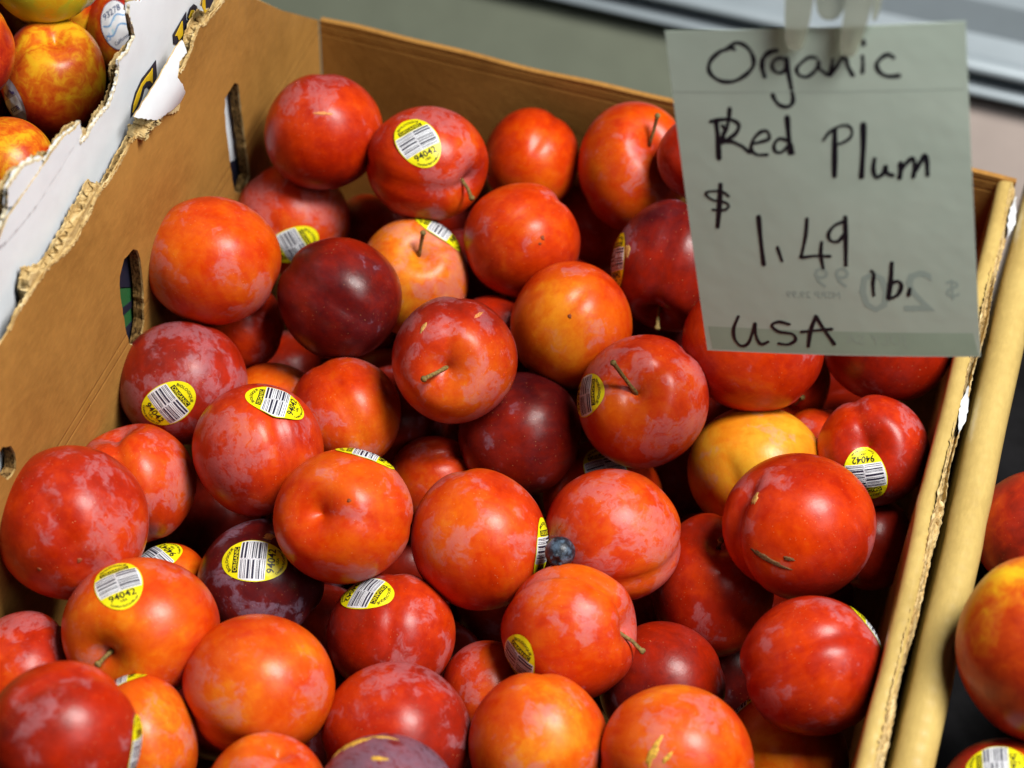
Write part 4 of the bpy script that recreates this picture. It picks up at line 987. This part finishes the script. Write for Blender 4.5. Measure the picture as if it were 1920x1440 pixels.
def liner_edge(name, line, x0, x1, parent, off, seedv, mat, amp=0.0006, dep=0.007):
    """ragged strip of one liner standing along the tear"""
    r2 = random.Random(seedv)
    pts = jag(line, 0.0003, 0.0009, r2)
    vs, fs = [], []
    lvl = 0.0
    for i, p in enumerate(pts):
        lvl = 0.85 * lvl + r2.gauss(0, amp * 0.5)
        z = p[1] + lvl
        lean = r2.gauss(0, 0.0002)
        for (x, dz) in ((x0, -dep), (x0 + lean, 0.0), (x1 + lean, r2.gauss(0, 0.0002)), (x1, -dep * r2.uniform(0.6, 1.2))):
            vs.append((x - off[0], p[0] - off[1], z + dz - off[2]))
    fs = [(4 * i + j, 4 * i + j + 1, 4 * i + j + 5, 4 * i + j + 4) for i in range(len(pts) - 1) for j in range(3)]
    return mesh_object(name, vs, fs, mat, parent)


PO = (0.18, -0.235, 0)
for a, b, sd in ((0, 17, 3), (19, 30, 4)):
    seg = WALLS['core'][a:b]
    flute_edge('fluting', seg, -0.0046, -0.0012, pbox, PO, sd)
    liner_edge('torn_edge', seg, -0.0052, -0.0046, pbox, PO, sd + 10, M['torn'])
liner_edge('torn_edge', WALLS['brown'][:14], -0.0010, 0.0003, pbox, PO, 15, M['torn'], 0.0003, 0.0012)
liner_edge('torn_edge', WALLS['brown'][17:29], -0.0010, 0.0003, pbox, PO, 16, M['torn'], 0.0003, 0.0012)


def bent_sheet(name, poly, frame, t0, thick, mat_front, mat_back, parent, fn, seedv, amp=0.0004):
    r2 = random.Random(seedv)
    p = jag(poly, amp, 0.0014, r2, True)
    return slab(name, [tuple(q) for q in p], [], frame, t0 - thick, t0, [mat_front, mat_back], parent, fn, 1, 1)


fl = np.array(WALLS['flap'])
fz0, fz1 = fl[:, 1].min(), fl[:, 1].max()
bent_sheet('peeled_flap', WALLS['flap'], LW, 0.0012, 0.0005, M['white'], M['torn'], pbox,
           lambda u, v: 0.0035 * math.sin(math.pi * min(1, max(0, (v - fz0) / (fz1 - fz0)))), 21, 0.0002)
bent_sheet('torn_fringe', WALLS['fringe'], LW, 0.0010, 0.0006, M['torn'], M['torn'], pbox, lambda u, v: 0.0, 22)
bent_sheet('printed_scrap', WALLS['topnavy'], LW, 0.0010, 0.0004, M['navy'], M['torn'], pbox, lambda u, v: 0.0, 23, 0.0001)
bent_sheet('printed_scrap', WALLS['topyellow'], LW, 0.0014, 0.0003, M['gold'], M['torn'], pbox, lambda u, v: 0.0, 24, 0.0001)

# rolled end of the torn ply
pc = V(WALLS['brown'][12])
for k in range(3):
    vs = []
    N, K = 46, 6
    r2 = random.Random(40 + k)
    for i in range(N):
        t = i / (N - 1)
        a = t * 3.6 * math.pi
        rr = 0.0036 * (1 - 0.72 * t) * (1 - 0.15 * k)
        for j in range(K):
            vs.append((-0.0045 + 0.0016 * j + r2.gauss(0, 0.00025) - 0.18 + 0.0006 * k, pc[0] - 0.0045 + 0.0050 * k + rr * math.cos(a) + r2.gauss(0, 0.0002) + 0.235, pc[1] + 0.0015 + 0.0018 * (k == 1) + rr * 0.8 * math.sin(a) + r2.gauss(0, 0.0002)))
    fs = [(i * K + j, i * K + j + 1, (i + 1) * K + j + 1, (i + 1) * K + j) for i in range(N - 1) for j in range(K - 1)]
    mesh_object('curled_ply', vs, fs, M['torn'], pbox)

# back wall with the left wall's fold ending against it
BW = ((-0.18, 0.235, 0), (1, 0, 0), (0, 0, 1), (0, -1, 0))
bt = [(0.0007, ZT)] + [(x, ZT + 0.0006 * math.sin(x * 40) + 0.0004 * math.sin(x * 95)) for x in np.linspace(0.02, XR + 0.009, 40)]
slab('back_wall', [(0.0007, 0.004)] + bt + [(XR + 0.009, 0.004)], [], BW, -0.003, 0.0, [M['kraft'], M['kraft']], pbox, None, 1, 0)

# right wall: folded double board, rounded over the top, tear open along the outer edge
def rail_y(name, prof, ys, mat, parent, off, wob=0.0, seedv=1):
    r2 = random.Random(seedv)
    k = len(prof)
    vs, fs = [], []
    for i, y in enumerate(ys):
        w = wob * (math.sin(y * 23 + seedv) + 0.6 * math.sin(y * 57 + 2 * seedv) + 0.9 * math.exp(-((y + 0.30) / 0.012) ** 2) - 1.4 * math.exp(-((y + 0.21) / 0.008) ** 2))
        for (x, z) in prof:
            vs.append((x + w - off[0], y - off[1], z + w * 0.5 - off[2]))
    n = len(ys)
    for i in range(n - 1):
        for j in range(k - 1):
            a = i * k + j
            fs.append((a, a + 1, a + k + 1, a + k))
    return mesh_object(name, vs, fs, mat, parent, smooth=True)


OFF = (0.18, -0.235, 0)
ysR = np.linspace(YF, 0.0, 120)
arc = lambda cx, cz, r, a0, a1, n=9: [(cx + r * math.cos(t), cz + r * math.sin(t)) for t in np.linspace(a0, a1, n)]
prof = [(XR, 0.004), (XR, 0.06), (XR, 0.12)] + arc(XR + 0.0042, ZT - 0.0042, 0.0042, math.pi, math.pi / 2) + [(XR + 0.0075, ZT + 0.0002), (XR + 0.0078, ZT - 0.002), (XR + 0.0078, 0.004)]
rail_y('right_wall', prof, ysR, M['kraft_right'], pbox, OFF, 0.0004, 2)
# torn outer ply of the right wall
vs, fs, ribs = [], [], 7
r2 = random.Random(8)
ysT = np.linspace(YF, -0.001, 330)
ph = [r2.uniform(0, 6) for _ in range(6)]
for i, y in enumerate(ysT):
    wv = 0.5 + 0.5 * math.sin(y * 31 + ph[0]) * math.sin(y * 77 + ph[1])
    for j in range(ribs):
        t = j / (ribs - 1)
        x = XR + 0.0068 + t * (0.0030 + 0.0018 * wv) + r2.gauss(0, 0.00018)
        zz = ZT + 0.0006 - 0.0020 * t - 0.0050 * t * t + (0.0011 * math.sin(t * 9 + y * 60 + ph[2]) + r2.gauss(0, 0.0004)) * (0.4 + wv)
        if 0.3 < t < 0.75 and math.sin(y * 19 + ph[3]) + 0.5 * math.sin(y * 63 + ph[4]) > 0.35:
            zz -= 0.006
        vs.append((x - OFF[0], y - OFF[1], zz - OFF[2]))
fs = [(i * ribs + j, i * ribs + j + 1, (i + 1) * ribs + j + 1, (i + 1) * ribs + j) for i in range(len(ysT) - 1) for j in range(ribs - 1)]
mesh_object('torn_edge', vs, fs, M['torn'], pbox)
for (y0, y1, xx) in ((-0.166, -0.138, XR + 0.0095), (-0.035, -0.008, XR + 0.0110)):
    vs, fs = [], []
    for i, y in enumerate(np.linspace(y0, y1, 16)):
        w = 0.0016 * math.sin(math.pi * i / 15) + 0.0003
        for j in range(4):
            t = j / 3
            vs.append((xx + (t - 0.5) * 2 * w - OFF[0] + r2.gauss(0, 0.0002), y - OFF[1], ZT + 0.0004 - 0.004 * t - 0.001 + r2.gauss(0, 0.0002)))
    fs = [(i * 4 + j, i * 4 + j + 1, i * 4 + j + 5, i * 4 + j + 4) for i in range(15) for j in range(3)]
    mesh_object('white_scrap', vs, fs, M['white'], pbox, smooth=True)
box('front_wall', (-0.18, YF - 0.005 + 0.235, 0.004), (XR + 0.0075 - 0.18, YF - 0.0004 + 0.235, 0.150), M['kraft'], pbox)
box('box_floor', (-0.18 - 0.006, YF + 0.235, 0.002), (XR + 0.007 - 0.18, 0.235, 0.008), M['kraft'], pbox)

# ------------------------------------------------------------------ left neighbour box (white printed outside)
lbox = empty('nectarine_box', (-0.18, -0.235, 0))
put_props(lbox, 'white printed cardboard box of nectarines at upper left with torn top edge', 'box')
XW = -0.0072
LF = ((0.18 + XW, 0.235, 0), (0, 1, 0), (0, 0, 1), (1, 0, 0))
rnd = random.Random(17)


def white_top(name):
    a = WALLS[name]
    return jag(a, 0.00045 if name == 'white' else 0.0008, 0.0016, rnd)


for nm, key, t0, t1, mats, kk in (('outer_liner', 'white', -0.0006, 0.0, [M['white'], M['white']], 1), ('wall_core', 'rim', -0.0044, -0.0008, [M['torn'], M['torn']], 1)):
    tp = [tuple(p) for p in white_top(key)]
    y0, y1 = tp[0][0], tp[-1][0]
    if key == 'rim':
        tp = [(p[0], p[1] - 0.0025) for p in tp]
    ol = [(y0 - 0.10, 0.004), (y0 - 0.10, tp[0][1] - 0.02)] + tp + [(-0.06, tp[-1][1] - 0.03), (-0.04, 0.15), (-0.04, 0.004)]
    slab(nm, ol, [], LF, t0, t1, mats, lbox, lambda u, v: -0.004 * max(0.0, min(1.0, (v - 0.27) / 0.06)) ** 2, kk, kk)
LO = (-0.18, -0.235, 0)
flute_edge('fluting', WALLS['rim'][:28], XW - 0.0040, XW - 0.0008, lbox, LO, 31)
liner_edge('torn_edge', WALLS['rim'][:28], XW - 0.0046, XW - 0.0040, lbox, LO, 32, M['torn'])
liner_edge('torn_edge', WALLS['white'][:28], XW - 0.0010, XW + 0.0003, lbox, LO, 33, M['pale_tear'], 0.0003, 0.0012)
bent_sheet('peeled_strip', WALLS['strip'], LF, 0.0016, 0.0007, M['white'], M['torn'], lbox, lambda u, v: 0.0, 33, 0.0003)
bent_sheet('peeled_strip', WALLS['patch'], LF, 0.0012, 0.0005, M['white'], M['torn'], lbox, lambda u, v: 0.0, 34, 0.0003)
lift = lambda u, v: -0.004 * max(0.0, min(1.0, (v - 0.27) / 0.06)) ** 2
for s in WALLS['navy']:
    slab('printed_letter', s, [], LF, 0.0003, 0.0005, [M['navy']], lbox, lift)
for s in WALLS['yellow']:
    slab('printed_letter', s, [], LF, 0.0005, 0.0008, [M['gold']], lbox, lift)
slab('printed_leaf', WALLS['green'], [], LF, 0.0003, 0.0005, [M['green']], lbox)
for i, s in enumerate(WALLS['black']):
    slab('printed_outline', s, [], LF, 0.0003, 0.0005 if i < 2 else 0.0008, [M['navy']], lbox)
box('box_floor', (-0.30, -0.24, 0.002), (0.18 + XW - 0.007, 0.185, 0.008), M['kraft'], lbox)
box('far_wall', (-0.30, 0.186, 0.008), (0.18 + XW - 0.007, 0.19, 0.12), M['kraft'], lbox)
box('shade_fill_tray', (-0.30, -0.24, 0.165), (0.18 + XW - 0.0075, 0.185, 0.190), M['table'], lbox)  # near-black sheet under the fruit, shade put into its colour

# ------------------------------------------------------------------ right neighbour box (rolled edge)
rbox = empty('nectarine_box', (0.50, -0.235, 0))
put_props(rbox, 'cardboard box of nectarines at the right edge with smooth rolled tan rim', 'box')
XT = XR + 0.0135
ro = 0.0082
prof = [(XT, 0.004), (XT, 0.08), (XT, 0.13)] + arc(XT + ro, ZT - ro + 0.001, ro, math.pi, 0.0, 17) + [(XT + 2 * ro, 0.135), (XT + 2 * ro - 0.002, 0.08), (XT + 2 * ro - 0.004, 0.004)]
rail_y('rolled_wall', prof, np.linspace(-0.52, 0.02, 90), M['kraft_right'], rbox, (0.50, -0.235, 0), 0.0003, 7)
box('box_floor', (XT + 0.018 - 0.5, -0.28, 0.002), (0.26, 0.25, 0.008), M['table'], rbox)  # floor and far wall near-black: the box's shade is in the colour
box('far_wall', (XT + 0.018 - 0.5, 0.235, 0.008), (0.26, 0.24, 0.13), M['table'], rbox)
box('shade_fill_tray', (XT + 0.0185 - 0.5, -0.275, 0.055), (0.25, 0.234, 0.075), M['table'], rbox)  # near-black sheet painting the dark between the nectarines

# ------------------------------------------------------------------ price sign
SX, SY, SN = V(SIGN['ux']), V(SIGN['uy']), V(SIGN['nz'])
SX = unit(SX); SN = unit(SN - SX * np.dot(SN, SX)); SY = np.cross(SN, SX)
sign = empty('price_sign', SIGN['ctr'])
sign.rotation_mode = 'QUATERNION'
sign.rotation_quaternion = Matrix(np.stack([SX, SY, SN], 1).tolist()).to_quaternion()
put_props(sign, 'handwritten grey green paper sign for organic red plums hanging over the box', 'sign')
so = SIGN['out']


def sign_z(u, v):
    return 0.0016 * math.cos(u * 26) - 0.0012 * (v / 0.07) ** 2


def sign_pt(u, v, w):
    return (u, v, sign_z(u, v) + w)


NU, NV = 24, 30
vs, fs = [], []
tl, tr, br, bl_ = [V(p) for p in so]
for i in range(NV + 1):
    t = i / NV
    a, b = tl + (bl_ - tl) * t, tr + (br - tr) * t
    for j in range(NU + 1):
        p = a + (b - a) * j / NU
        vs.append(sign_pt(p[0], p[1], 0.0))
fs = [(i * (NU + 1) + j, (i + 1) * (NU + 1) + j, (i + 1) * (NU + 1) + j + 1, i * (NU + 1) + j + 1) for i in range(NV) for j in range(NU)]
sheet = mesh_object('paper', vs, fs, M['paper'], sign)
mod = sheet.modifiers.new('thickness', 'SOLIDIFY')
mod.thickness = 0.00025
mod.offset = -1


def sign_strip(name, a, b, c, d, w, mat, n=24):
    a, b, c, d = map(V, (a, b, c, d))
    vs, fs = [], []
    m = 4
    for i in range(n + 1):
        for j in range(m + 1):
            p = (a + (b - a) * i / n) * (1 - j / m) + (d + (c - d) * i / n) * (j / m)
            vs.append(sign_pt(p[0], p[1], w))
    fs = [(i * (m + 1) + j, i * (m + 1) + j + 1, (i + 1) * (m + 1) + j + 1, (i + 1) * (m + 1) + j) for i in range(n) for j in range(m)]
    return mesh_object(name, vs, fs, mat, sign, smooth=True)


bd = [V(p) for p in SIGN['band']]
sign_strip('printed_band', bd[0], bd[1], bd[2], bd[3], 0.00002, M['paper_band'])
f0, f1 = [V(p) for p in SIGN['fold']]
f0, f1 = f0 + (f1 - f0) * 0.012, f1 - (f1 - f0) * 0.012
M['fold'] = flat('fold_line', (0.47, 0.57, 0.49), 0.8)
sign_strip('fold_line', f0, f1, f1 - V((0, 0.0004)), f0 - V((0, 0.0004)), 0.00003, M['fold'])


def catmull(P, sub=8):
    P = [V(p) for p in P]
    out = []
    for i in range(len(P) - 1):
        p0, p1, p2, p3 = P[max(i - 1, 0)], P[i], P[i + 1], P[min(i + 2, len(P) - 1)]
        for j in range(sub):
            t = j / sub
            out.append(0.5 * ((2 * p1) + (p2 - p0) * t + (2 * p0 - 5 * p1 + 4 * p2 - p3) * t * t + (3 * p1 - p0 - 3 * p2 + p3) * t ** 3))
    out.append(P[-1])
    return out


r2 = random.Random(5)
si = 0
for count in (10, 9, 7, 2, 6, 4, 5):                 # strokes of each handwritten word
    vs, fs = [], []
    for pts, wpx in SIGN['strokes'][si:si + count]:
        P = catmull(pts)
        W = wpx * SIGN['px'] * 0.5 * 1.08
        n, o0 = len(P), len(vs)
        phs = r2.uniform(0, 6)
        for i, p in enumerate(P):
            d = P[min(i + 1, n - 1)] - P[max(i - 1, 0)]
            L = np.linalg.norm(d)
            d = d / L if L > 1e-9 else V((1, 0))
            nn = np.array([-d[1], d[0]]) * W * (1 + 0.14 * math.sin(i * 0.35 + phs))
            for q in (p + nn, p - nn):
                vs.append(sign_pt(q[0], q[1], 0.00006 + 0.000002 * si))
        fs += [(o0 + 2 * i, o0 + 2 * i + 1, o0 + 2 * i + 3, o0 + 2 * i + 2) for i in range(n - 1)]
        for p in (P[0], P[-1]):
            o = len(vs)
            vs += [sign_pt(p[0] + W * math.cos(t), p[1] + W * math.sin(t), 0.000055 + 0.000002 * si) for t in np.linspace(0, 2 * math.pi, 11)[:-1]]
            fs.append(tuple(range(o, o + 10)))
        si += 1
    mesh_object('handwritten_word', vs, fs, M['ink'], sign)


def sign_text(name, s, size, x, y, mat, w=0.00004, mirror=True, bold=0.0):
    v, f = text2d(s, size, bold)
    mesh_object(name, [sign_pt(x + (-a if mirror else a), y + b, w) for a, b in v], f, mat, sign)


g = SIGN['ghost']
M['ghost2'] = flat('show_through_pale', (0.41, 0.525, 0.47), 0.8)
sign_text('show_through_print', '9', 0.0135, g[0][0], g[0][1], M['ghost2'])
sign_text('show_through_print', '9', 0.0135, g[1][0], g[1][1], M['ghost2'])
sign_text('show_through_print', '0', 0.0270, g[2][0], g[2][1], M['ghost2'])
sign_text('show_through_print', '2', 0.0270, g[3][0] - 0.001, g[3][1], M['ghost2'])
sign_text('show_through_print', '$', 0.0115, g[4][0], g[4][1], M['ghost2'])
sign_text('show_through_print', 'MSRP 29.99', 0.0045, SIGN['ghosttext'][0], SIGN['ghosttext'][1], M['ghost2'])
M['band_letter'] = flat('band_letters', (0.42, 0.545, 0.45), 0.8)
sign_text('show_through_print', 'JULY SA', 0.0070, SIGN['july'][0], SIGN['july'][1], M['band_letter'], 0.00005)

# clip with two prongs gripping the paper, hung from a strip that leaves the picture
clip = empty('sign_clip', tuple(V(SIGN['ctr']) + SY * 0.075))
clip.rotation_mode = 'QUATERNION'
clip.rotation_quaternion = sign.rotation_quaternion
put_props(clip, 'cream translucent plastic clip with two prongs holding the price sign', 'clip')
CF = ((0, -0.075, 0.0022), (1, 0, 0), (0, 1, 0), (0, 0, 1))
def soften(p):
    import itertools
    P = [V(x) for x in p]
    for _ in range(2):
        P = [q for i in range(len(P)) for q in (P[i] * 0.75 + P[(i + 1) % len(P)] * 0.25, P[i] * 0.25 + P[(i + 1) % len(P)] * 0.75)]
    return [tuple(x) for x in P]
for i, poly in enumerate(SIGN['clip']):
    o = slab('prong' if i < 2 else 'clip_bridge', soften(poly), [], CF, 0.0 if i < 2 else -0.0006, 0.0024 if i < 2 else 0.0008, [M['plastic']], clip)
cx0 = min(p[0] for q in SIGN['clip'] for p in q)
cx1 = max(p[0] for q in SIGN['clip'] for p in q)
cy1 = max(p[1] for q in SIGN['clip'] for p in q)
slab('clip_body', [(cx0, cy1 - 0.004), (cx1, cy1 - 0.004), (cx1 - 0.004, cy1 + 0.03), (cx0 + 0.004, cy1 + 0.03)], [], CF, -0.006, 0.003, [M['plastic']], clip)
slab('hanging_strip', [((cx0 + cx1) / 2 - 0.006, cy1 + 0.02), ((cx0 + cx1) / 2 + 0.006, cy1 + 0.02), ((cx0 + cx1) / 2 + 0.006, cy1 + 0.60), ((cx0 + cx1) / 2 - 0.006, cy1 + 0.60)], [], CF, -0.003, -0.001, [M['plastic']], clip)

# ------------------------------------------------------------------ fruit placement
STM = [M[k] for k in ST_MATS]
for e in PLUMS:
    make_fruit(e, 'plum', 'plum', M['plum'], 'plums heaped in the open box', STM)
for e in NECTARINES:
    make_fruit(e, 'nectarine', 'nectarine', M['nectarine'], 'nectarines in the neighbouring boxes', STM)

# lower layers glimpsed in the gaps, skin toned darker to paint their shade
rf = fruit_shape(9.1, 0.02, 0.15)
nu = 28
FD, FF = uv_dirs(28, 20)
base_v = FD * (rf(FD) * 0.0262)[:, None]
fill_me = None
rnd = random.Random(3)
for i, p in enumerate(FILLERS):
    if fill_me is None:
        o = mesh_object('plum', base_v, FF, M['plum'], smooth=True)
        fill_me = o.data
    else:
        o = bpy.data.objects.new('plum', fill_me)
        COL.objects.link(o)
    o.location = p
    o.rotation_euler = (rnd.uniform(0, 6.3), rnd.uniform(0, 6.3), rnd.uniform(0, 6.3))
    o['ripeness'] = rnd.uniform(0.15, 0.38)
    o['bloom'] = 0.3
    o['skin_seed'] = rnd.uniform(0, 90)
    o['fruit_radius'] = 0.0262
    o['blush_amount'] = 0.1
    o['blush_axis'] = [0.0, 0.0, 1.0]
    put_props(o, 'plum of the lower layers, skin darkened as shade, glimpsed in gaps under the heap', 'plum', 'shadowed plums under the heap')

# nectarines that carry the visible ones in the two neighbouring boxes
nect_v = FD * (fruit_shape(4.2, 0.03, 0.22)(FD) * 0.0265)[:, None]
nect_me = None
for i, p in enumerate([(-0.112, -0.165, 0.2165), (-0.098, -0.100, 0.2165), (-0.122, -0.225, 0.2165), (-0.070, -0.045, 0.2165), (-0.125, -0.285, 0.2165),
                       (0.446, -0.252, 0.118), (0.476, -0.195, 0.102), (0.472, -0.330, 0.102), (0.462, -0.400, 0.102)]):
    if nect_me is None:
        o = mesh_object('nectarine', nect_v, FF, M['nectarine'], smooth=True)
        nect_me = o.data
    else:
        o = bpy.data.objects.new('nectarine', nect_me)
        COL.objects.link(o)
    o.location = p
    o.rotation_euler = (rnd.uniform(0, 6.3), rnd.uniform(0, 6.3), rnd.uniform(0, 6.3))
    o['ripeness'] = rnd.uniform(0.3, 0.5)
    o['bloom'] = 0.1
    o['skin_seed'] = rnd.uniform(0, 90)
    o['fruit_radius'] = 0.0265
    o['blush_amount'] = 0.15
    o['blush_axis'] = [0.0, 0.0, 1.0]
    side = 'left' if p[0] < 0 else 'right'
    put_props(o, 'dark red nectarine in shade under the visible ones of the %s box' % side, 'nectarine', 'shaded nectarines of the %s box' % side)

# ------------------------------------------------------------------ blueberry
bc, br_ = V(BERRY[0]), BERRY[1]
bd_, bf = uv_dirs(32, 24)
def berry_r(d):
    th = np.arccos(np.clip(d[:, 2], -1, 1))
    az = np.arctan2(d[:, 1], d[:, 0])
    r = 1 - 0.16 * np.exp(-(th / 0.22) ** 2) + (0.10 + 0.05 * np.cos(5 * az)) * np.exp(-((th - 0.36) / 0.10) ** 2)
    return r + 0.012 * np.sin(7 * d[:, 0] + 3) * np.sin(6 * d[:, 1])
bz = unit(-FWD * 0.75 - UP * 0.45 - RIGHT * 0.25)
bx = unit(np.cross(bz, (0.1, 0.2, 1)))
RB = np.stack([bx, np.cross(bz, bx), bz], 1)
berry = mesh_object('blueberry', bd_ * (berry_r(bd_) * br_)[:, None], bf, M['berry'], smooth=True, loc=bc, rot=Matrix(RB.tolist()).to_quaternion())
put_props(berry, 'small dark blue blueberry resting between three red plums', 'blueberry')
